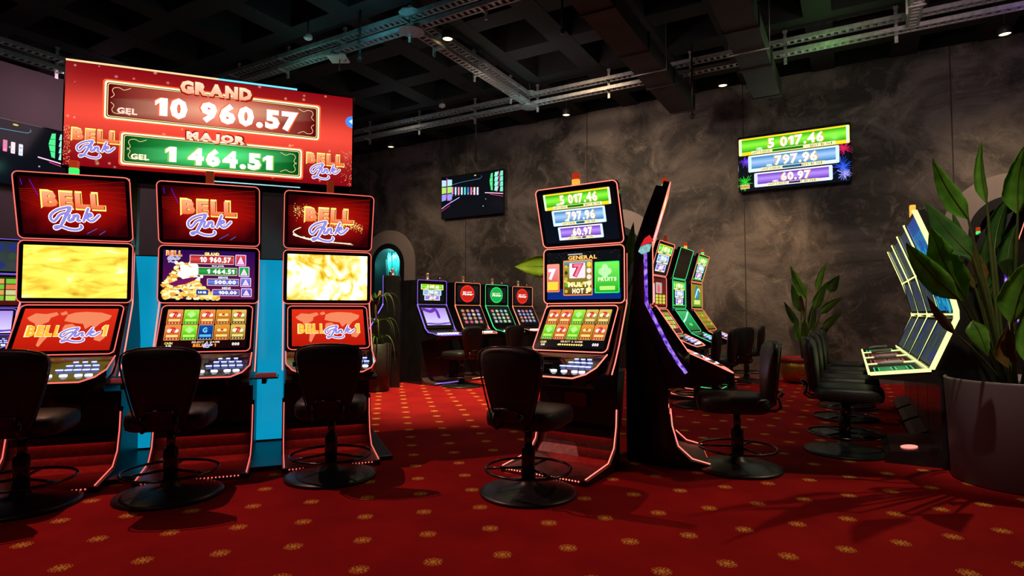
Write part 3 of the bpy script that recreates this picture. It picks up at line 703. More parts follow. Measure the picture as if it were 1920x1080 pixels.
# rods with small cameras
RODS = [(-5.56, 5.60, 4.43, 5.12, 'black hanging rod beside the tray crossing'), (-6.04, 9.1, 3.95, 5.12, 'black hanging rod above the dark hall screen'), (-1.98, 8.8, 3.98, 5.12, 'black hanging rod between the two air ducts'), (-3.11, 6.67, 4.65, 5.12, 'short black hanging rod left of the air ducts at the top edge')]
for (w, u, z0, z1, lab) in RODS:
    r = thing('ceiling_rod', lab, 'ceiling rod', (*wu(w, u), z0))
    MB().tube([(0, 0, .04), (0, 0, z1-z0)], .014, 8).build('rod', RODM, r)
    mm = MB(); mm.lathe([(.0, .0), (.03, .01), (.036, .045), (.02, .07), (.005, .075)], 12); mm.build('camera_head', RODM, r)
r = thing('wireless_router', 'white square router hung under the cable tray above the sign', 'router', (*wu(-6.17, 5.80), 4.66), RZ+.5)
bevel(MB().box(-.13, .13, -.13, .13, 0, .035).build('case', WHITEP, r), .015, 3); MB().tube([(.02, .0, 0), (.02, .0, -.16)], .008, 6).build('antenna', RODM, r)
for (w, u, z, lab) in ((-6.35, 5.42, 4.86, 'round white detector beside the router above the sign'), (-6.36, 8.47, 4.86, 'round white detector in front of the wall cable tray')):
    r = thing('smoke_detector', lab, 'smoke detector', (*wu(w, u), z))
    mm = MB(); mm.lathe([(.055, .035), (.06, .0), (.045, -.018), (.02, -.02), (.012, -.035), (.001, -.036)], 20); mm.build('case', WHITEP, r)
    MB().tube([(0, 0, .03), (0, 0, 5.12-z)], .012, 8).build('mount', RODM, r)

# ------------------------------------------------------------------ wall screens
def wall_screen(label, w0, w1, z0, z1, pic, u=UB):
    cx = (w0+w1)/2; W = w1-w0; H = z1-z0
    t = thing('wall_screen', label, 'screen', (*wu(cx, u-.10), (z0+z1)/2), RZ)
    bevel(MB().box(-W/2, W/2, .0, .055, -H/2, H/2).build('bezel', GLOSS, t), .004)
    MB().box(-.25, .25, .055, .095, -.18, .18).build('bracket', RODM, t)
    pic(W-.03, H-.03).build('picture', t, (0, -.001, 0)); return t
wall_screen('wall screen with green, blue and violet jackpot bars on the stucco wall', -1.65, .057, 3.195, 4.165, lambda a, b: pic_jack(a, b))
wall_screen('dark wall screen showing a gaming hall, left of the air ducts', -8.085, -6.42, 3.245, 4.215, pic_hall)
t = thing('wall_screen', 'big dark screen on the mauve wall, partly behind the red sign', 'screen', (*wu(WL+.10, 3.95), 3.66), RZ+PI/2)
bevel(MB().box(-1.0, 1.0, .0, .055, -.53, .53).build('bezel', GLOSS, t), .004); MB().box(-.3, .3, .055, .095, -.2, .2).build('bracket', RODM, t)
pic_hall(1.96, 1.02).build('picture', t, (0, -.001, 0))

# ------------------------------------------------------------------ slot machines
def rim_mat(name, col, s): return glow('rim_'+name, col, s)
RED = rim_mat('red', (1, .15, .12), 1.25); GRN = rim_mat('green', (.05, 1, .32), 1.1); ORA = rim_mat('orange', (1, .26, .13), 1.5); YLW = rim_mat('yellow', (.92, 1, .34), 1.5); VIO = rim_mat('violet', (.30, .16, 1), 1.2); PNK = rim_mat('salmon', (1, .17, .12), 2.3)
def candle(t, z, y, colr, lit):
    c = MB(); c.box(-.027, .027, y-.02, y+.02, z, z+.045); o = bevel(c.build('signal_light', lit, t), .006)
    c = MB(); c.box(-.027, .027, y-.02, y+.02, z+.045, z+.095); bevel(c.build('signal_cap', colr, t), .006)
LAMPR = pbr('signal_red', (.5, .03, .01), .25, emit=(1, .08, .02), es=.35, noise=.1); LAMPG = pbr('signal_green', (.02, .4, .05), .25, emit=(.05, 1, .15), es=1.2, noise=.1); LAMPO = pbr('signal_amber', (.6, .25, .02), .25, emit=(1, .4, .05), es=1.2, noise=.1); LAMPD = pbr('signal_dull', (.25, .03, .01), .3, emit=(1, .1, .03), es=.15, noise=.1)
def panel(t, name, W, H, f0, z0, f1, z1, pic, rim, inset=.028, matfill=None, thick=.045, rcorner=.035):
    """framed screen whose face runs from (f0,z0) low to (f1,z1) high; f is forward"""
    L = math.hypot(f1-f0, z1-z0); cx = (f0+f1)/2; cz = (z0+z1)/2; tilt = math.atan2(f1-f0, z1-z0)
    e = (tilt, 0, 0)
    P = rrect(W, L, rcorner)
    rings = [[(x, .0, z) for x, z in P], [(x*.995, thick, z*.995) for x, z in P]]
    mm = MB(); mm.ring_loft(rings, True, False); p = recalc(mm.build(name, GLOSS, t, (0, -cx, cz), e))
    rp = rrect(W, L, rcorner)
    MB().tube([(x, -.002, z) for x, z in rp], .0036, 6, True).build('rim_light', rim, p)
    w, h = W-2*inset, L-2*inset
    if matfill is not None:
        MB().add([(-w/2, -.001, -h/2), (w/2, -.001, -h/2), (w/2, -.001, h/2), (-w/2, -.001, h/2)], [(0, 1, 2, 3)]).build('picture', matfill, p)
    elif pic is not None:
        pic(w, h).build('picture', p, (0, 0, 0))
    return p
def machine_a(label, x, y, deg, pics, rim, fills=(None, None, None), W=.68, lamp_=None, sidecol=None, back=.35, taper=False, detail=True, group=None, H=2.05, full=False, plate=.60):
    """three stacked screens, sloping console, kick plate"""
    t = thing('slot_machine', label, 'slot machine', (x, y, 0), math.radians(deg), group)
    k = H-2.05; hw = W/2
    # cabinet body behind the screens
    prof = [(.10, 0), (.10, .56), (.46, .60), (.50, .63), (.28, .70), (.18, .80), (-.02, 1.16), (-.03, 1.60), (.08, 2.02+k), (.03, 2.03+k), (-.06, 1.80), (-.13, 1.60), (-back*.75, 1.25), (-back, .9), (-back, 0)]
    mm = MB(); n = len(prof)
    def hx(f): return hw-.02 if (not taper or f > -.05) else (hw-.02)*(1-.55*min(1, (-.05-f)/.15))
    vs = [(-hx(f), -f, z) for f, z in prof]+[(hx(f), -f, z) for f, z in prof]
    fs = [tuple(range(n)), tuple(range(2*n-1, n-1, -1))]+[(i, i+n, (i+1) % n+n, (i+1) % n) for i in range(n)]
    mm.add(vs, fs); recalc(mm.build('cabinet_body', BODY, t))
    panel(t, 'top_panel', W, 0, .0, 1.615, .13, H, pics[0], rim, .030, fills[0])
    panel(t, 'middle_panel', W, 0, .0, 1.175, .0, 1.60, pics[1], rim, .030, fills[1])
    panel(t, 'lower_panel', W*.89, 0, .24, .825, .02, 1.155, pics[2], rim, .030, fills[2])
    # console deck with chamfered front corners
    w2 = W*.465
    def zc(f): return .815-(f-.24)*.42 if f < .36 else .765-(f-.36)*.5
    out = [(-w2, .25), (-w2, .42), (-w2+.04, .50), (-w2+.11, .55), (w2-.11, .55), (w2-.04, .50), (w2, .42), (w2, .25)]
    top = [(a, -f, zc(f)) for a, f in out]; bot = [(a*.98, -f*.985, .615) for a, f in out]
    mm = MB(); mm.ring_loft([bot, top], True, False); d = recalc(mm.build('console', GLOSS, t))
    MB().tube([(a, -f-.004, zc(f)+.003) for a, f in out], .0048, 6).build('rim_light', rim, d)
    if detail:
        mm = MB()
        for (bx, bf, bw) in [(.06+.048*k_, .42, .018) for k_ in range(5)]+[(.10+.048*k_, .375, .016) for k_ in range(4)]+[(.12+.05*k_, .33, .012) for k_ in range(3)]:
            mm.box(bx-bw, bx+bw, -bf-.012, -bf+.012, zc(bf), zc(bf)+.007)
        mm.build('button_panel', BTN, d)
        mm = MB()
        for bx in (.02, .10, .18, .235): mm.lathe([(.022, zc(.485)+.0), (.020, zc(.485)+.012), (.004, zc(.485)+.014)], 14, (bx, -.475))
        mm.build('play_button', BTNW, d)
        mm = MB(); mm.box(-.26, -.02, -.345, -.30, zc(.33), zc(.33)+.012); mm.box(-.10, .0, -.50, -.44, zc(.47), zc(.47)+.010)
        mm.build('card_reader', DCHROME, d)
        mm = MB(); mm.box(-.27, -.04, -.435, -.375, zc(.40), zc(.40)+.004); mm.build('bill_tray', pbr('tray_tint', (.3, .22, .15), .25, metal=.6, noise=.3, nscale=60), d)
        for lx in (-.05, .04): MB().lathe([(.016, .60), (.016, .585)], 12, (lx, -.30)).build('lock', DCHROME, t)
        MB().box(-.09, .09, -.125, -.10, .42, .52).build('lock_plate', DCHROME, t)
    # kick plate and foot lights
    ramp = [(.10, .21), (.13, .13), (.19, .075), (.27, .05), (plate, .035), (plate, .0), (.10, .0)]
    kk = recalc(MB().prism(ramp, -hw+.03, hw-.03).build('kick_plate', KICK, t))
    for s_ in (-1, 1):
        xx = s_*(hw-.02)
        MB().tube([(xx, -.115, .42), (xx, -.125, .30), (xx, -.165, .16), (xx, -.26, .075), (xx, -plate, .045)], .0042, 6).build('foot_light', rim, kk)
        MB().prism([(.09, .45), (.105, .42), (.115, .30), (.155, .15), (.25, .06), (plate, .035), (plate, 0), (.09, 0)], xx-.012, xx+.012).build('side_skirt', BODY, kk)
    mm = MB()
    for q in range(26): mm.box(-hw+.05+q*(W-.1)/26, -hw+.05+q*(W-.1)/26+.008, -plate-.004, -plate+.002, .022, .030)
    mm.build('front_light_row', rim, kk)
    MB().box(-hw+.07, hw-.07, -.120, -.102, .243, .248).build('plinth_light', glow('plinth_red', (1, .04, .03), 9.0), kk)
    MB().prism([(.098, .30), (.150, .27), (.150, .222), (.142, .222), (.142, .252), (.098, .252)], -hw+.04, hw-.04).build('lip', BODY, kk)  # lip added to hide the strip and send its glow down the ramp
    candle(t, H+.005, -.10, LAMPR if lamp_ != LAMPD else LAMPD, lamp_ or LAMPR)
    # side strips and fins
    for s_ in (-1, 1):
        xx = s_*(hw-.004)
        if sidecol is not None:
            MB().tube([(xx, .05, 1.54), (xx, .045, 1.17), (xx, -.10, .87), (xx, -.17, .75), (xx, -.225, .675)], .013 if sidecol is PURP else .0045, 6).build('side_light', sidecol, t)
        if full:
            for nm, sub, mt in (('light_fin', [(.01, 1.62), (-.02, 1.665), (-.055, 1.64), (-.085, 1.585), (-.04, 1.60)], glow('fin_red', (1, .03, .04), .7)), ('light_fin', [(-.005, 1.60), (-.04, 1.597), (-.085, 1.58), (-.10, 1.545), (-.075, 1.525), (-.02, 1.545)], noise_emit('fin_cyan', (.05, .45, .40), (.5, .9, .9), 30, .7) if 'fin_cyan' not in MATS else MATS['fin_cyan'])):
                recalc(MB().prism(sub, min(xx, xx+s_*.012), max(xx, xx+s_*.012)).build(nm, mt, t))
    return t
K1 = [lambda w, h: pic_logo(w, h), None, lambda w, h: pic_world(w, h)]
machine_a('slot machine with plain yellow-gold middle screen, leftmost under the red sign', -3.057, 4.108, 19, [K1[0], None, K1[2]], RED, (None, GOLDY, None), lamp_=LAMPG, sidecol=PNK, full=False)
machine_a('middle of the three slot machines under the red sign, showing jackpots above game icons', -2.274, 4.407, 20, [K1[0], pic_jackpots, lambda w, h: pic_games(w, h, ['rgroy', 'rgboy'])], RED, lamp_=LAMPD, sidecol=PNK, full=False)
machine_a('slot machine with sparkling logo and white-gold middle screen, rightmost under the red sign', -1.489, 4.743, 22, [lambda w, h: pic_logo(w, h, True), None, K1[2]], RED, (None, GOLDW, None), lamp_=LAMPD, sidecol=PNK, full=False)
machine_a('slot machine with GENERAL middle screen standing alone in the centre of the hall', .535, 4.44, -34, [lambda w, h: pic_jack(w, h, False, ex=.05), pic_cards, lambda w, h: pic_games(w, h, ['rrgyy', 'grgor'], title=None, bg='0c1018')], PNK, lamp_=LAMPO, sidecol=PNK, back=.20, taper=True)
machine_a('slot machine seen edge-on with dark side and violet strip, beside the GENERAL machine', 1.09, 4.55, 77, [lambda w, h: pic_small(w, h, 'jack')]*3, PNK, lamp_=LAMPG, sidecol=PURP, back=.20, taper=True, full=True, plate=.38)
MS = [('red-rimmed slot machine with jackpot and reel screens, nearest of three along the far aisle', 1.99, 7.95, PNK, ('jack', 'reels', 'grid'), LAMPD),
      ('green-rimmed slot machine with a switched-off top screen, middle of three along the far aisle', 2.50, 8.76, GRN, ('off', 'jackgreen', 'greenwave'), LAMPO),
      ('orange-rimmed slot machine with yellow-green screens, farthest of three by the stucco wall', 3.06, 9.70, ORA, ('jackgreen', 'gameyel', 'gridyel'), LAMPG)]
for (lab, x, y, rim, ks, lp) in MS:
    machine_a(lab, x, y, 58, [(lambda kd: (lambda w, h: pic_small(w, h, kd)))(q) for q in ks], rim, lamp_=lp, back=.3)
for i, u in enumerate((7.15, 8.02, 9.05)):
    x, y = wu(1.27, u)
    machine_a(['slot machine behind the tall plant with violet side strip, nearest of its row', 'slot machine behind the tall plant, between two others, its signal light showing', 'slot machine behind the tall plant, farthest of its row by the grey arch'][i], x, y, 60,
              [lambda w, h: pic_small(w, h, 'jack')]*3, PNK, lamp_=LAMPG, sidecol=PURP, back=.3, full=True)
machine_a('slot machine with violet-rimmed blue screens at the far left edge', -6.72, 7.5, 34, [lambda w, h: pic_small(w, h, 'blue'), lambda w, h: pic_small(w, h, 'grid'), lambda w, h: pic_small(w, h, 'violet')], VIO, lamp_=LAMPD)

def machine_b(label, x, y, deg, up, lo, rim, W=.60, H=1.62, group=None, lampc=True, D=.42):
    t = thing('slot_machine', label, 'slot machine', (x, y, 0), math.radians(deg), group); hw = W/2
    prof = [(.08, 0), (.08, .66), (.42, .72), (.46, .76), (.20, .84), (-.01, 1.22), (-.01, H), (.02-D, H), (-D, 1.2), (-D, 0)]
    recalc(MB().prism(prof, -hw+.01, hw-.01).build('cabinet_body', BLACK, t))
    panel(t, 'upper_panel', W, 0, .0, 1.235, .0, H, up, rim, .055)
    panel(t, 'lower_panel', W*.97, 0, .20, .87, .01, 1.225, lo, BODY, .05)
    for s_ in (-1, 1): MB().tube([(s_*hw, -.0, 1.24), (s_*hw, -.015, 1.2), (s_*hw, -.20, .86), (s_*(hw-.01), -.27, .80)], .009, 6).build('side_light', rim, t)
    out = [(-hw+.01, .24), (-hw+.02, .42), (-hw+.08, .48), (hw-.08, .48), (hw-.02, .42), (hw-.01, .24)]
    mm = MB(); mm.ring_loft([[(a*.97, -f*.97, .70) for a, f in out], [(a, -f, .815-(f-.24)*.2) for a, f in out]], True, False); d = recalc(mm.build('console', GLOSS, t))
    MB().tube([(a, -f-.003, .812-(f-.24)*.2) for a, f in out], .007, 6).build('rim_light', rim, d)
    mm = MB()
    for k in range(7): mm.box(-.21+.062*k, -.17+.062*k, -.40, -.37, .785, .797)
    mm.build('button_row', BTNW, d)
    mm = MB(); mm.box(-.12, .12, -.012, -.004, 1.195, 1.225); mm.build('name_strip', pbr('strip_brass', (.5, .42, .2), .3, metal=.8, noise=.2, nscale=90), t)
    recalc(MB().prism([(.08, .10), (.14, .05), (.40, .03), (.40, 0), (.08, 0)], -hw+.03, hw-.03).build('kick_plate', KICK, t))
    MB().tube([(-hw+.03, -.40, .035), (hw-.03, -.40, .035)], .007, 6).build('foot_light', rim, t)
    if lampc:
        mm = MB(); mm.lathe([(.03, H), (.03, H+.03), (.022, H+.035), (.022, H+.09), (.026, H+.095), (.024, H+.12), (.004, H+.125)], 14, (0, .12)); mm.build('signal_light', pbr('signal_brass', (.6, .5, .4), .2, metal=.7, emit=(1, .4, .2), es=.12, noise=.3), t)
        mm = MB(); mm.lathe([(.022, H), (.022, H+.06), (.004, H+.065)], 12, (hw-.06, .1)); mm.build('lock_cap', CHROME, t)
    return t
PB = lambda kd: (lambda w, h: pic_small(w, h, kd))
machine_b('violet-rimmed two-screen machine with a white and violet lower screen, first of the back row', -1.27, 9.345, 48, PB('jack'), PB('violet'), VIO)
machine_b('red-rimmed two-screen machine with a red oval, beside the violet-rimmed one', -.76, 10.10, 48, PB('ovalred'), PB('orbs'), ORA)
machine_b('green-rimmed two-screen machine with a green oval in the back row', -.28, 10.84, 48, PB('ovalgreen'), PB('orbsgreen'), GRN)
machine_b('red-rimmed two-screen machine with a red oval, last of the back row', .21, 11.63, 48, PB('ovalred'), PB('orbs'), ORA)
machine_b('black machine turned away with a violet edge light, by the dark planter', -1.95, 8.98, -82, PB('blue'), PB('blue'), VIO, H=1.66, D=.25)

# yellow-edged row
def machine_c(label, w, u, cons, last=False, bright=False):
    x, y = wu(w, u); t = thing('slot_machine', label, 'slot machine', (x, y, 0), math.radians(-120), 'yellow-edged machines on the right'); W = .84; hw = W/2
    prof = [(.10, 0), (.10, .60), (.50, .615), (.52, .655), (.15, .70), (-.01, 1.06), (-.01, 1.12), (.075, 1.45), (.215, 1.84), (.16, 1.85), (-.03, 1.50), (-.22, 1.1), (-.30, .6), (-.30, 0)]
    recalc(MB().prism(prof, -hw+.01, hw-.01).build('cabinet_body', BLACK, t))
    panel(t, 'top_panel', W-.07, 0, .085, 1.455, .222, 1.835, PB('bluebright' if bright else 'blue'), BLACK, .02, thick=.03, rcorner=.01)
    panel(t, 'middle_panel', W-.07, 0, .005, 1.10, .083, 1.445, PB('bluebright' if bright else 'blue'), BLACK, .02, thick=.03, rcorner=.01)
    panel(t, 'lower_panel', W-.07, 0, .160, .705, .005, 1.06, PB('blue'), BLACK, .02, thick=.03, rcorner=.01)
    def strip(xx, w_=.019, nm='edge_light'):
        mm = MB(); a = []; pts = [(.15, .70), (.0, 1.06), (.0, 1.12), (.035, 1.285), (.085, 1.455), (.225, 1.845)]
        vs = []; n = len(pts)
        for f, z in pts: vs += [(xx-w_, -f-.012, z), (xx+w_, -f-.012, z), (xx+w_, -f+.02, z), (xx-w_, -f+.02, z)]
        fs = []
        for i in range(n-1):
            for j in range(4): fs.append((4*i+j, 4*i+(j+1) % 4, 4*i+4+(j+1) % 4, 4*i+4+j))
        fs += [(0, 3, 2, 1), (4*n-4, 4*n-3, 4*n-2, 4*n-1)]
        mm.add(vs, fs); recalc(mm.build(nm, YLW, t))
    strip(hw-.015)
    if last: strip(-hw+.015)
    mm = MB(); mm.tube([(-hw+.03, -.012, 1.09), (hw-.03, -.012, 1.09)], .006, 6); mm.tube([(-hw+.03, -.098, 1.45), (hw-.03, -.098, 1.45)], .006, 6); mm.build('cross_light', YLW, t)
    # console
    recalc(MB().prism([(.15, .70), (.51, .655), (.53, .64), (.51, .62), (.15, .62)], -hw+.012, hw-.012).build('console', GLOSS, t))
    mm = MB(); mm.prism([(.15, .708), (.52, .662), (.53, .650), (.52, .638), (.15, .684)], hw-.016, hw+.002)
    mm.prism([(.522, .658), (.535, .652), (.535, .642), (.522, .642)], -hw+.012, hw-.012); mm.tube([(-hw+.03, -.175, .708), (hw-.03, -.175, .708)], .006, 6)
    mm.build('console_light', YLW, t)
    gm = glow('keypad_green', (.02, .9, .25), 1.3) if cons == 'g' else glow('keypad_red', (1, .12, .14), .8)
    mm = MB()
    def zt(f): return .6995-(f-.15)*.125+.003
    def fr(x0, x1, f0, f1, tt=.006):
        for (a, b, c_, d_) in ((x0, x1, f0, f0+tt), (x0, x1, f1-tt, f1), (x0, x0+tt, f0, f1), (x1-tt, x1, f0, f1)):
            mm.add([(a, -c_, zt(c_)), (b, -c_, zt(c_)), (b, -d_, zt(d_)), (a, -d_, zt(d_))], [(0, 1, 2, 3)])
    fr(-.05, .30, .24, .49)
    for k in range(3): fr(.0+.09*k, .075+.09*k, .27, .35); fr(.0+.09*k, .075+.09*k, .37, .46)
    mm.build('keypad', gm, t)
    mm = MB(); mm.tube([(-.15, -.28, .71), (-.18, -.40, .695), (-.20, -.45, .68)], .015, 8); mm.build('handle', WHITEP if cons == 'g' else pbr('handle_pale', (.55, .42, .42), .4, noise=.1), t)
    fe = .44 if bright else .22
    recalc(MB().prism([(.10, .12), (fe-.04, .085), (fe, .06), (fe, 0), (.10, 0)], -hw+.05, hw-.05).build('foot_box', BLACK, t))
    n = 24; mm = MB()
    if bright:
        mm.add([(.20+.075*math.cos(2*PI*k/n), -.28+.055*math.sin(2*PI*k/n), .103+.055*math.sin(2*PI*k/n)*.117) for k in range(n)], [tuple(range(n))]); mm.v and mm.build('foot_lamp', glow('foot_pink', (1, .25, .20), 1.6), t)
    if bright: candle(t, 1.85, -.20, LAMPO, LAMPO)
    return t
ML = ['nearest yellow-edged machine with bright blue top screen and green keypad, beside the big plant', 'second yellow-edged machine with red keypad, behind the nearest one', 'third yellow-edged machine with red keypad in the right-hand row', 'farthest yellow-edged machine with green keypad, by the stucco wall']
for i, u in enumerate((5.53, 6.38, 7.23, 8.08)):
    machine_c(ML[i], .635, u, 'grrg'[i], last=(i == 3), bright=(i == 0))

# ------------------------------------------------------------------ the big sign and the row's furniture
SX, SY, SA = -3.341, 4.318, math.radians(21.6); SWD, SHT, SZ = 2.085, .785, 2.203
mx_, my_ = SX+math.cos(SA)*SWD/2, SY+math.sin(SA)*SWD/2
sg = thing('illuminated_sign', 'large red GRAND and MAJOR jackpot sign above the three left slot machines', 'sign', (mx_, my_, SZ+SHT/2), SA)
bevel(MB().box(-SWD/2-.012, SWD/2+.012, .002, .07, -SHT/2-.02, SHT/2+.012).build('frame', GLOSS, sg), .004)
def pic_sign(W, H):
    c = Canvas(W, H); n = 10
    def col(u, v):
        t = math.exp(-((v-.52)/.24)**2)*(.60+.40*math.exp(-((u-.5)/.6)**2)); lo = lin('8a0412', 1.0); hi = lin('ff5240', 1.15); return tuple(lo[k]+(hi[k]-lo[k])*t for k in range(3))
    for i in range(n):
        for j in range(n):
            x0, x1, y0, y1 = i/n, (i+1)/n, j/n, (j+1)/n; o = len(c.v)
            c.v += [((u-.5)*W, -.0003, (v-.5)*H) for u, v in ((x0, y0), (x1, y0), (x1, y1), (x0, y1))]; c.f.append((o, o+1, o+2, o+3)); c.c += [col(x0, y0), col(x1, y0), col(x1, y1), col(x0, y1)]
    r2 = random.Random(11)
    for k in range(70):
        x, y = r2.random(), r2.random()
        if .1 < x < .88 and .1 < y < .9 and r2.random() < .7: continue
        q = r2.uniform(.004, .013); b = col(x, y); c.disc(x, y, q*1.3, tuple(min(1.5, b[i]+[.7, .45, .3][i]*r2.uniform(.4, 1)) for i in range(3)), 12, c2=b)
    for k in range(160):
        x = r2.choice([r2.uniform(0, .02)+.0, 1-abs(r2.gauss(0, .02))]); y = r2.uniform(0, .4); c.disc(x, y, .003, lin('ffb080', 1.1), 5)
    for (x0, y0, x1, y1, dk, mid, lt) in ((.12, .483, .867, .86, '600008', 'f03830', 'ffb090'), (.175, .048, .802, .364, '004810', '00a030', '60ff90')):
        c.rr(x0-.006, y0-.014, x1+.006, y1+.014, .025, lin('ff6030', 1.2)); c.rr(x0, y0, x1, y1, .022, CREAM); c.rr(x0+.006, y0+.016, x1-.006, y1-.016, .018, lin('401008'))
        c.rr(x0+.009, y0+.024, x1-.009, y1-.024, .016, lin('ffe090', 1.2)); c.rr(x0+.0115, y0+.031, x1-.0115, y1-.031, .014, lin(dk, .8))
        xa, xb, ya, yb = x0+.014, x1-.014, y0+.036, y1-.036; ym = ya+(yb-ya)*.55; xm = (xa+xb)/2
        for (p0, p1, c0_, c1_) in ((xa, xm, dk, lt), (xm, xb, lt, dk)):
            for (q0, q1, m0, m1) in ((ya, ym, .45, 1), (ym, yb, 1, .45)):
                g = lambda h, t, e: tuple(a*(1-t)+b*t for a, b in zip(lin(mid if e else dk, .9), lin(lt if e else mid, 1.0)))
                L0, L1 = (0, 1) if c0_ == dk else (1, 0)
                def cc(e, m): return tuple(a*(1-e)+b*e for a, b in zip(lin(dk, 1.0), tuple(p*(1-m)+q*m for p, q in zip(lin(mid, .8), lin(lt, 1.1)))))
                c.poly([(p0, q0), (p1, q0), (p1, q1), (p0, q1)], None, [cc(L0, m0*.6), cc(L1, m0*.6), cc(L1, m1), cc(L0, m1)] if q0 == ya else [cc(L0, m0), cc(L1, m0), cc(L1, m1*.6), cc(L0, m1*.6)])
        for (cx, cy, s1, s2) in ((xa+.012, yb-.03, 1, -1), (xb-.012, yb-.03, -1, -1), (xa+.012, ya+.03, 1, 1), (xb-.012, ya+.03, -1, 1)):
            c.stroke([(cx-s1*.006, cy+s2*.10), (cx+s1*.004, cy+s2*.07), (cx-s1*.002, cy+s2*.03), (cx+s1*.004, cy), (cx+s1*.02, cy-s2*.005), (cx+s1*.035, cy+s2*.012), (cx+s1*.055, cy-s2*.012)], .0035, lin('ffe0a0', 1.2))
    c.text('GRAND', .357, .805, .620, .965, lin('a02008'), .09); c.text('GRAND', .362, .822, .612, .958, lin('ffd0b0', 1.4), .07, c2=lin('ff9878', 1.3))
    c.text('MAJOR', .382, .322, .600, .452, lin('a02008'), .09); c.text('MAJOR', .387, .334, .592, .440, lin('ffe0c8', 1.4), .07, c2=lin('ffa888', 1.3))
    c.text('10 960.57', .277, .533, .790, .780, lin('ff7040', 1.0), .075); c.text('10 960.57', .281, .545, .785, .768, (1.9, 1.7, 1.5), .055)
    c.text('1 464.51', .315, .088, .697, .290, lin('a0e060', .9), .075); c.text('1 464.51', .319, .097, .692, .280, (1.9, 1.9, 1.5), .055)
    c.text('GEL', .160, .545, .224, .608, lin('ffc8b8', 1.3), .05); c.text('GEL', .207, .105, .266, .162, lin('ffe8c0', 1.3), .05)
    bell_link(c, .026, .085, .142, .86); bell_link(c, .822, .06, .142, .86)
    n = 14; c.poly([(1.0, .79), *[(1-.028*math.sin(PI*k/n), .725+.065*math.cos(PI*k/n)) for k in range(1, n)], (1.0, .66)], lin('4088ff', 1.2)); c.poly([(1, .76), (.985, .73), (1, .70)], lin('c0e0ff', 1.3))
    return c
pic_sign(SWD, SHT).build('picture', sg, (0, 0, 0))
MB().box(-SWD/2, -.02, -.006, .03, SHT/2+.006, SHT/2+.018).build('top_light', glow('bar_amber', (1, .6, .3), 1.3), sg); MB().box(-.02, SWD*.28, -.006, .03, SHT/2+.006, SHT/2+.018).build('top_light', glow('bar_cyan', (.15, .75, 1), 1.3), sg)
MB().box(-.05, .62, .0, .02, -SHT/2-.045, -SHT/2-.036).build('lower_light', glow('bar_white', (.5, .9, 1), 1.2), sg)
MB().box(-SWD/2+.02, SWD/2-.02, .0, .20, -SHT/2-.10, -SHT/2-.02).build('crossbar', GLOSS, sg)
METALB = pbr('brushed_column', (.28, .26, .22), .28, metal=.9, noise=.25, nscale=5)
for (x0, mt) in ((-.66, METALB), (.26, RODM)):
    MB().box(x0-.06, x0+.06, .205, .30, -SZ-SHT/2+.034, .2).build('post', mt, sg)
# cyan glowing partition behind the three machines
cy = noise_screen('cyan_panel', [(.2, lin('0490b8', .95)), (.8, lin('08a4d4', 1.))], 2, .85)
pt = thing('light_panel', 'tall plain cyan glowing panel behind the three left machines', 'light panel', (-2.50, 4.795, 0), math.radians(20.5))
bevel(MB().box(-1.0, 1.0, 0, .05, .034, 1.56).build('frame', BODY, pt), .004); MB().box(-.985, .985, -.004, 0, .045, 1.55).build('lit_face', cy, pt)
# plinth
o = thing('plinth', 'low black platform under the three left machines', 'platform', (-2.275, 4.42, 0), math.radians(21.2)); bevel(MB().box(-1.42, 1.30, -.46, .66, 0, .032).build('deck', BODY, o), .006)
for (x, y, lab, l2) in ((-2.79, 4.06, 'small cyan-tinted shelf between the left and middle machines', 'red pack lying on the shelf between the left and middle machines'), (-2.01, 4.36, 'small cyan-tinted shelf between the middle and right machines', 'red pack lying on the shelf between the middle and right machines')):
    pass
for (x, y, lab, l2) in ((-2.60, 3.92, 'small cyan-tinted shelf right of the leftmost machine', 'red dish lying on the shelf right of the leftmost machine'), (-1.79, 4.25, 'small cyan-tinted shelf right of the middle machine', 'red dish lying on the shelf right of the middle machine')):
    sh = thing('side_shelf', lab, 'shelf', (x, y, .645), math.radians(20)); bevel(MB().box(-.10, .10, -.08, .12, -.012, 0).build('shelf_board', pbr('shelf_glass', (.08, .30, .38), .15, noise=.1), sh), .004); MB().box(-.015, .015, .06, .30, -.06, -.012).build('shelf_arm', BODY, sh)
    ds = thing('red_dish', l2, 'dish', (x+.02, y, .645), math.radians(20)); mm = MB(); mm.ring_loft([[(a, b, 0) for a, b in rrect(.13, .08, .02, 4)], [(a, b, .022) for a, b in rrect(.14, .09, .02, 4)], [(a, b, .022) for a, b in rrect(.125, .075, .02, 4)], [(a, b, .010) for a, b in rrect(.12, .07, .02, 4)]], True, True); mm.build('dish', pbr('dish_red', (.7, .10, .10), .3, emit=(1, .1, .1), es=.12, noise=.1), ds)

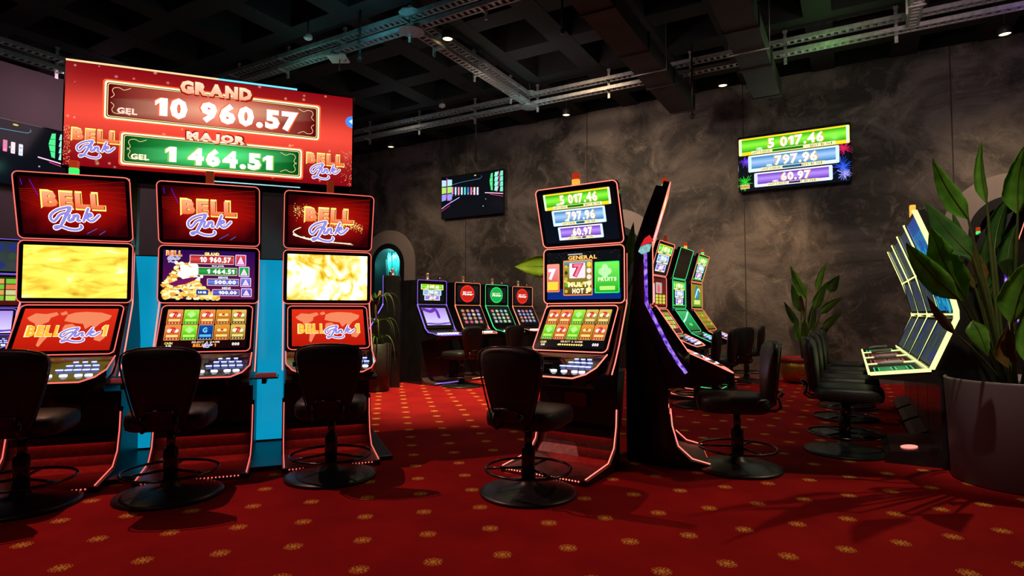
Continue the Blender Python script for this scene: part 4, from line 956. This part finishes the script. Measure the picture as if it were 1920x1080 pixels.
# ------------------------------------------------------------------ stools
def sup(w, d, n, z, e=3.2, cy=0):
    r = []
    for i in range(n):
        a = 2*PI*i/n; c_, s_ = math.cos(a), math.sin(a)
        r.append((w*abs(c_)**(2/e)*(1 if c_ >= 0 else -1), cy+d*abs(s_)**(2/e)*(1 if s_ >= 0 else -1), z))
    return r
def make_stool():
    t = thing('bar_stool', '', 'stool')
    mm = MB(); mm.lathe([(.295, 0), (.30, .008), (.295, .018), (.27, .026), (.12, .05), (.055, .065), (.045, .09)], 48); mm.build('base', BASEM, t)
    mm = MB(); mm.lathe([(.042, .06), (.042, .27), (.036, .28), (.036, .285)], 24); mm.build('sleeve', BLACK, t)
    mm = MB(); mm.lathe([(.025, .27), (.025, .40)], 20); mm.lathe([(.07, .395), (.10, .42)], 20); mm.build('post', DCHROME, t)
    mm = MB(); mm.tube([(.262*math.cos(2*PI*k/40), .262*math.sin(2*PI*k/40), .15) for k in range(40)], .0085, 8, True)
    f = mm.build('foot_ring', DCHROME, t)
    mm = MB()
    for k in range(3):
        a = 2*PI*k/3+.5; mm.tube([(.04*math.cos(a), .04*math.sin(a), .155), (.26*math.cos(a), .26*math.sin(a), .15)], .008, 6)
    mm.build('spoke', DCHROME, f)
    mm = MB(); mm.ring_loft([sup(a, b, 48, z, 4.5, -.035) for a, b, z in ((.10, .10, .408), (.205, .21, .413), (.222, .232, .425), (.228, .24, .46), (.226, .236, .500), (.212, .22, .520), (.14, .15, .530), (.01, .01, .532))], True, True)
    mm.build('seat', LEATHER, t)
    # shield-shaped backrest, curved around the sitter
    mm = MB(); rings = []
    zs = [.462, .468, .48, .52, .60, .68, .76, .82, .86, .885, .900, .905]; ws = [.070, .105, .124, .138, .160, .180, .198, .206, .200, .170, .11, .04]
    ts = [.012, .024, .034, .042, .048, .050, .050, .046, .040, .030, .018, .006]
    for z, w_, t_ in zip(zs, ws, ts):
        yb = .205+.10*(z-.46)
        r = []
        for (a, b, _) in sup(w_, t_, 36, 0, 2.6): r.append((a, yb+b-.55*a*a+.0, z))
        rings.append(r)
    mm.ring_loft(rings, True, True); bk = mm.build('backrest', LEATHER, t)
    mm = MB(); P = []
    for z, w_ in zip(zs[1:], ws[1:]): P.append((w_, z))
    path = [(x, .205+.10*(z-.46)-.55*x*x+.036, z) for x, z in [(-w_, z) for w_, z in P]]+[(x, .205+.10*(z-.46)-.55*x*x+.036, z) for x, z in reversed(P)]
    mm.tube(path, .005, 6); mm.build('piping', pbr('piping_gloss', (.03, .028, .028), .15, noise=.1), bk)
    for bx in (-.09, .09): MB().tube([(bx, .12, .425), (bx, .24, .425), (bx, .275, .45), (bx, .262, .52)], .010, 8).build('back_bracket', BLACK, t)
    mm = MB(); mm.tube([(-.075, .26, .50), (-.07, .295, .545), (0, .30, .55), (.07, .295, .545), (.075, .26, .50)], .009, 8); mm.build('grab_handle', DCHROME, bk)
    return t
st0 = make_stool()
def dirdeg(dx, dy): return math.degrees(math.atan2(dx, -dy))  # stool front is local -y
STOOLS = [
    (-2.81, 3.40, 198, 'black leather stool cut by the left photo edge, before the leftmost machine'),
    (-2.07, 3.60, 196, 'black leather stool before the middle machine, blue glow on its base'),
    (-1.22, 4.00, 192, 'black leather stool before the rightmost of the three machines under the sign'),
    (.10, 3.64, 152, 'black leather stool before the GENERAL machine in the centre'),
    (1.60, 4.21, -103, 'black leather stool seen side-on in the open right-centre floor'),
    (2.64, 4.70, 60, 'nearest stool of the tight row facing the yellow-edged machines'),
    (3.065, 5.44, 60, 'second stool of the tight row facing the yellow-edged machines'),
    (3.49, 6.17, 60, 'third stool of the tight row facing the yellow-edged machines'),
    (3.915, 6.91, 60, 'farthest stool of the tight row facing the yellow-edged machines'),
    (2.20, 7.02, -115, 'dark stool nearest the violet-striped machine in the far aisle'),
    (2.62, 7.62, -120, 'second dark stool in the far aisle before the red-rimmed machine'),
    (3.03, 8.15, -150, 'third stool in the far aisle, before the green-rimmed machine'),
    (3.80, 9.55, -120, 'farthest stool of the far aisle, by the stucco wall'),
    (-.756, 8.90, -132, 'stool turned to the violet-rimmed machine of the back row'),
    (-.10, 9.75, -138, 'dark stool before the red-oval machine of the back row, half hidden by the centre stool'),
    (.38, 9.9, -120, 'stool with thin chrome edge just left of the GENERAL machine, in the back row aisle'),
]
for i, (x, y, d, lab) in enumerate(STOOLS):
    o = st0 if i == 0 else copy_tree(st0)
    o.location = (x, y, 0 if i not in (1, 2, 0) else 0); o.rotation_euler = (0, 0, math.radians(d)); o['label'] = lab; o['group'] = 'black swivel stools'

# ------------------------------------------------------------------ plants
def at(px, py, Y):
    """world point on the line of sight of a photo pixel at depth Y (used for tracing leaf outlines into the room)"""
    f = 1100; p = math.radians(2.45); cx = (px-960)/f; cz = -(py-540)/f
    r = (cx, math.cos(p)-cz*math.sin(p), math.sin(p)+cz*math.cos(p)); t = Y/r[1]
    return Vector((r[0]*t, Y, CAM_H+r[2]*t))
def leaf_mat(name, a, b):
    m, nt, bs = newmat(name); N = nt.nodes; L = nt.links
    tc = N.new('ShaderNodeTexCoord'); n = N.new('ShaderNodeTexNoise'); n.inputs['Scale'].default_value = 9; n.inputs['Detail'].default_value = 3
    r = N.new('ShaderNodeValToRGB'); r.color_ramp.elements[0].position = .3; r.color_ramp.elements[1].position = .7; r.color_ramp.elements[0].color = (*a, 1); r.color_ramp.elements[1].color = (*b, 1)
    L.new(tc.outputs['Object'], n.inputs['Vector']); L.new(n.outputs['Fac'], r.inputs[0]); L.new(r.outputs[0], bs.inputs['Base Color']); bs.inputs['Roughness'].default_value = .38
    tr = N.new('ShaderNodeBsdfTranslucent'); mxs = N.new('ShaderNodeMixShader'); mxs.inputs[0].default_value = .5
    L.new(r.outputs[0], tr.inputs[0]); L.new(bs.outputs[0], mxs.inputs[1]); L.new(tr.outputs[0], mxs.inputs[2]); L.new(mxs.outputs[0], N['Material Output'].inputs[0])
    return m
LG = leaf_mat('leaf_green', (.10, .30, .03), (.20, .46, .06)); LD = leaf_mat('leaf_dark', (.04, .14, .03), (.08, .20, .04)); LB = leaf_mat('leaf_brown', (.16, .13, .03), (.25, .14, .04)); LY = leaf_mat('leaf_lime', (.30, .45, .02), (.45, .60, .04)); STM = leaf_mat('stem_green', (.08, .12, .03), (.14, .16, .05))
def leaf(parent, base, tip, width, mat, side=None, bend=.06, fold=.18, origin=(0, 0, 0), p0=None, name='leaf', seg=14):
    base = Vector(base)-Vector(origin); tip = Vector(tip)-Vector(origin); d = tip-base; L_ = d.length
    side = Vector(side).normalized() if side is not None else d.cross(Vector((0, 1, .25))).normalized()
    side = (side-d.normalized()*side.dot(d.normalized())).normalized(); nrm = side.cross(d).normalized()
    vs = []; fs = []
    for i in range(seg+1):
        t = i/seg; c_ = base+d*t+nrm*(bend*L_*math.sin(PI*t)); w_ = width/2*(1-max(0, (t-.30)/.70)**1.6)*min(1, .12+math.sin(PI/2*min(1, t/.30)))*.95
        if i == seg: w_ = .001
        ripple = .02*width*math.sin(i*2.1)
        for q in (-1, -.5, 0, .5, 1): vs.append(c_+side*(w_*q)+nrm*(fold*w_*abs(q)+ripple*abs(q)))
    n = len(vs)
    vs2 = [v+nrm*-.0025 for v in vs]
    for i in range(seg):
        for j in range(4):
            a = i*5+j; fs.append((a, a+1, a+6, a+5)); fs.append((a+n, a+5+n, a+6+n, a+1+n))
    for i in range(seg):
        for j in (0, 4): a = i*5+j; fs.append((a, a+5, a+5+n, a+n))
    mm = MB(); mm.add(vs+vs2, fs, True); o = mm.build(name, mat, parent)
    mm = MB()
    mid = [base+d*(i/8)+nrm*(bend*L_*math.sin(PI*i/8)-.002) for i in range(9)]
    pts = mid
    if p0 is not None:
        p0 = Vector(p0)-Vector(origin); k = (base-p0); pts = [p0+k*t+Vector((0, 0, .10*k.length*math.sin(PI*t)*.3)) for t in (0, .25, .5, .75)]+mid
    m_ = len(pts); mm.tube(pts, .006, 6, rs=[(.011 if i < m_-9 else .006*(1-.8*(i-(m_-9))/8)) for i in range(m_)]); mm.build('stalk', STM, o)
    return o
# big plant in the grey pot
PC = Vector((3.30, 3.86, 0)); pl = thing('potted_plant', 'tall bird-of-paradise plant in a large pale round pot at the right edge', 'potted plant', PC)
mm = MB(); mm.lathe([(.35, 0), (.362, .012), (.385, .655), (.388, .665), (.382, .672), (.365, .668), (.362, .62)], 64); mm.build('pot', pbr('pot_grey', (.15, .115, .145), .55, noise=.06, nscale=5), pl)
mm = MB(); mm.lathe([(.36, .60), (.36, .625), (.001, .635)], 40); mm.build('soil', pbr('soil', (.04, .03, .02), .9, noise=.5, nscale=60, bump=.6), pl)
def BL(tip, base, w, mat, Y0=3.8, Y1=3.7, root=(1885, 700), **k):
    b = at(*base, Y0); tp = at(*tip, Y1); r = at(*root, 3.86)
    leaf(pl, b, tp, w, mat, origin=PC, p0=(r.x, r.y, .62), **k)
BL((1748, 297), (1815, 410), .14, LG); BL((1840, 262), (1850, 380), .085, LG, 3.9, 3.85, (1880, 700), fold=.5); BL((1735, 378), (1822, 480), .17, LD, 3.6, 3.7)
BL((1745, 425), (1812, 562), .24, LG, 3.75, 3.5); BL((1698, 455), (1797, 560), .16, LG, 3.65, 3.3); BL((1738, 555), (1792, 627), .06, LB, 3.7, 3.5)
BL((1852, 668), (1824, 602), .13, LG, 3.5, 3.45, bend=-.05); BL((1895, 360), (1864, 470), .15, LD, 3.9, 3.9); BL((1922, 270), (1908, 400), .17, LG, 3.6, 3.5, (1900, 700)); BL((1950, 470), (1896, 605), .22, LG, 3.5, 3.4, (1905, 700))
BL((1890, 610), (1893, 690), .14, LB, 3.6, 3.6, (1893, 700)); BL((1850, 440), (1856, 570), .15, LD, 4.0, 4.05); BL((1812, 500), (1828, 540), .05, LB, 3.8, 3.8); BL((1868, 520), (1852, 600), .10, LD, 4.0, 4.0)
BL((1940, 560), (1925, 680), .16, LG, 3.7, 3.8, (1915, 700)); BL((1905, 420), (1890, 520), .16, LD, 4.1, 4.2, (1895, 700)); BL((1875, 560), (1866, 640), .07, LB, 3.9, 3.9); BL((1826, 460), (1850, 530), .10, LB, 3.9, 3.9); BL((1785, 395), (1835, 500), .10, LD, 4.0, 4.1)
# small plant by the wall in the copper bowl
SC_ = Vector((4.60, 9.33, 0)); sp_ = thing('potted_plant', 'small green plant in a low red and gold bowl against the stucco wall', 'potted plant', SC_)
gold = pbr('bowl_gold', (.55, .30, .05), .28, metal=.75, noise=.5, nscale=60, bump=.5)
mm = MB(); mm.lathe([(.19, 0), (.28, .05), (.33, .16), (.34, .26), (.33, .34)], 48); mm.build('bowl', gold, sp_)
mm = MB(); mm.lathe([(.335, .33), (.345, .335), (.345, .40), (.32, .405), (.31, .34), (.001, .35)], 48); mm.build('rim_band', pbr('bowl_red', (.30, .02, .02), .35, noise=.2), sp_)
for (tip, base, w, mt, y0, y1) in (((1482, 498), (1512, 560), .16, LG, 9.5, 9.4), ((1551, 489), (1532, 545), .12, LG, 9.6, 9.6), ((1553, 526), (1528, 580), .16, LG, 9.3, 9.2), ((1582, 556), (1538, 588), .15, LG, 9.5, 9.4), ((1580, 584), (1544, 618), .15, LG, 9.3, 9.2), ((1470, 565), (1498, 612), .12, LD, 9.5, 9.4),
                                   ((1574, 516), (1556, 548), .20, LD, 9.5, 9.45), ((1508, 596), (1514, 640), .14, LG, 9.3, 9.2), ((1484, 530), (1502, 585), .15, LD, 9.7, 9.7), ((1490, 600), (1500, 640), .12, LG, 9.4, 9.4), ((1560, 600), (1535, 640), .16, LD, 9.5, 9.5), ((1530, 560), (1522, 620), .14, LD, 9.6, 9.6), ((1500, 540), (1510, 600), .08, LB, 9.6, 9.6)):
    b = at(*base, y0-.2); tp = at(*tip, y1-.25); leaf(sp_, b, tp, w, mt, origin=SC_, p0=(SC_.x, SC_.y, .34))
# drooping plant in the tall dark planter left
DC = Vector((-1.93, 8.35, 0)); dp = thing('potted_plant', 'drooping grassy plant in a tall dark planter right of the sign machines', 'potted plant', DC)
mm = MB(); mm.lathe([(.17, 0), (.19, .02), (.22, .66), (.20, .67), (.19, .62), (.001, .63)], 32); mm.build('planter', pbr('planter_dark', (.03, .018, .016), .45, noise=.3), dp)
mm = MB(); mm.tube([(0, 0, .62), (.03, 0, .9), (-.01, 0, 1.15), (.05, .02, 1.42)], .03, 8, rs=[.03, .028, .025, .02]); mm.tube([(-.01, 0, 1.15), (-.10, .02, 1.35)], .02, 8); mm.build('trunk', pbr('bark', (.16, .09, .04), .8, noise=.4, nscale=25, bump=.5), dp)
r3 = random.Random(4)
for k in range(34):
    a = r3.uniform(0, 2*PI); zt = r3.choice([.70, .95, 1.30]); L_ = r3.uniform(.32, .55); o_ = Vector((0, 0, zt)); pts = []
    vs = []; fs = []; sd = Vector((-math.sin(a), math.cos(a), 0))
    for i in range(9):
        t = i/8; r_ = L_*.75*math.sin(t*1.5); z_ = zt+.22*math.sin(t*PI*.8)*L_*1.6-.45*L_*t*t*1.6; w_ = .016*(1-t*.9)
        c_ = Vector((r_*math.cos(a), r_*math.sin(a), z_)); vs += [c_-sd*w_, c_+sd*w_, c_-sd*w_-Vector((0, 0, .003)), c_+sd*w_-Vector((0, 0, .003))]
        if i: b = 4*i; fs += [(b-4, b-3, b+1, b), (b-2, b+2, b+3, b-1), (b-4, b, b+2, b-2), (b-3, b-1, b+3, b+1)]
    mm = MB(); mm.add(vs, fs, True); mm.build('leaf', [LG, LD, leaf_mat('leaf_pale', (.20, .24, .08), (.30, .34, .12)) if 'leaf_pale' not in MATS else MATS['leaf_pale']][k % 3], dp)
# plant behind the centre island
CC = Vector((.86, 5.75, 0)); cp = thing('potted_plant', 'lime-leaved plant standing behind the GENERAL machine', 'potted plant', CC)
mm = MB(); mm.lathe([(.18, 0), (.20, .02), (.24, .55), (.22, .56), (.21, .5), (.001, .51)], 32); mm.build('pot', pbr('planter_dark', (.03, .018, .016), .45), cp)
for (tip, base, w, mt, y0, y1) in (((965, 500), (1030, 500), .22, LY, 5.7, 5.65), ((1188, 416), (1180, 500), .11, LG, 5.6, 5.6), ((1203, 420), (1195, 500), .09, leaf_mat('leaf_emerald', (.02, .25, .06), (.04, .45, .10)), 5.65, 5.7), ((1172, 440), (1172, 520), .12, LD, 5.7, 5.7), ((1176, 540), (1172, 640), .10, LG, 5.6, 5.6), ((1160, 470), (1165, 560), .12, LD, 5.8, 5.8)):
    b = at(*base, y0); tp = at(*tip, y1); leaf(cp, b, tp, w, mt, origin=CC, p0=(CC.x, CC.y, .5), side=(0, 0, 1) if mt is LY else None)
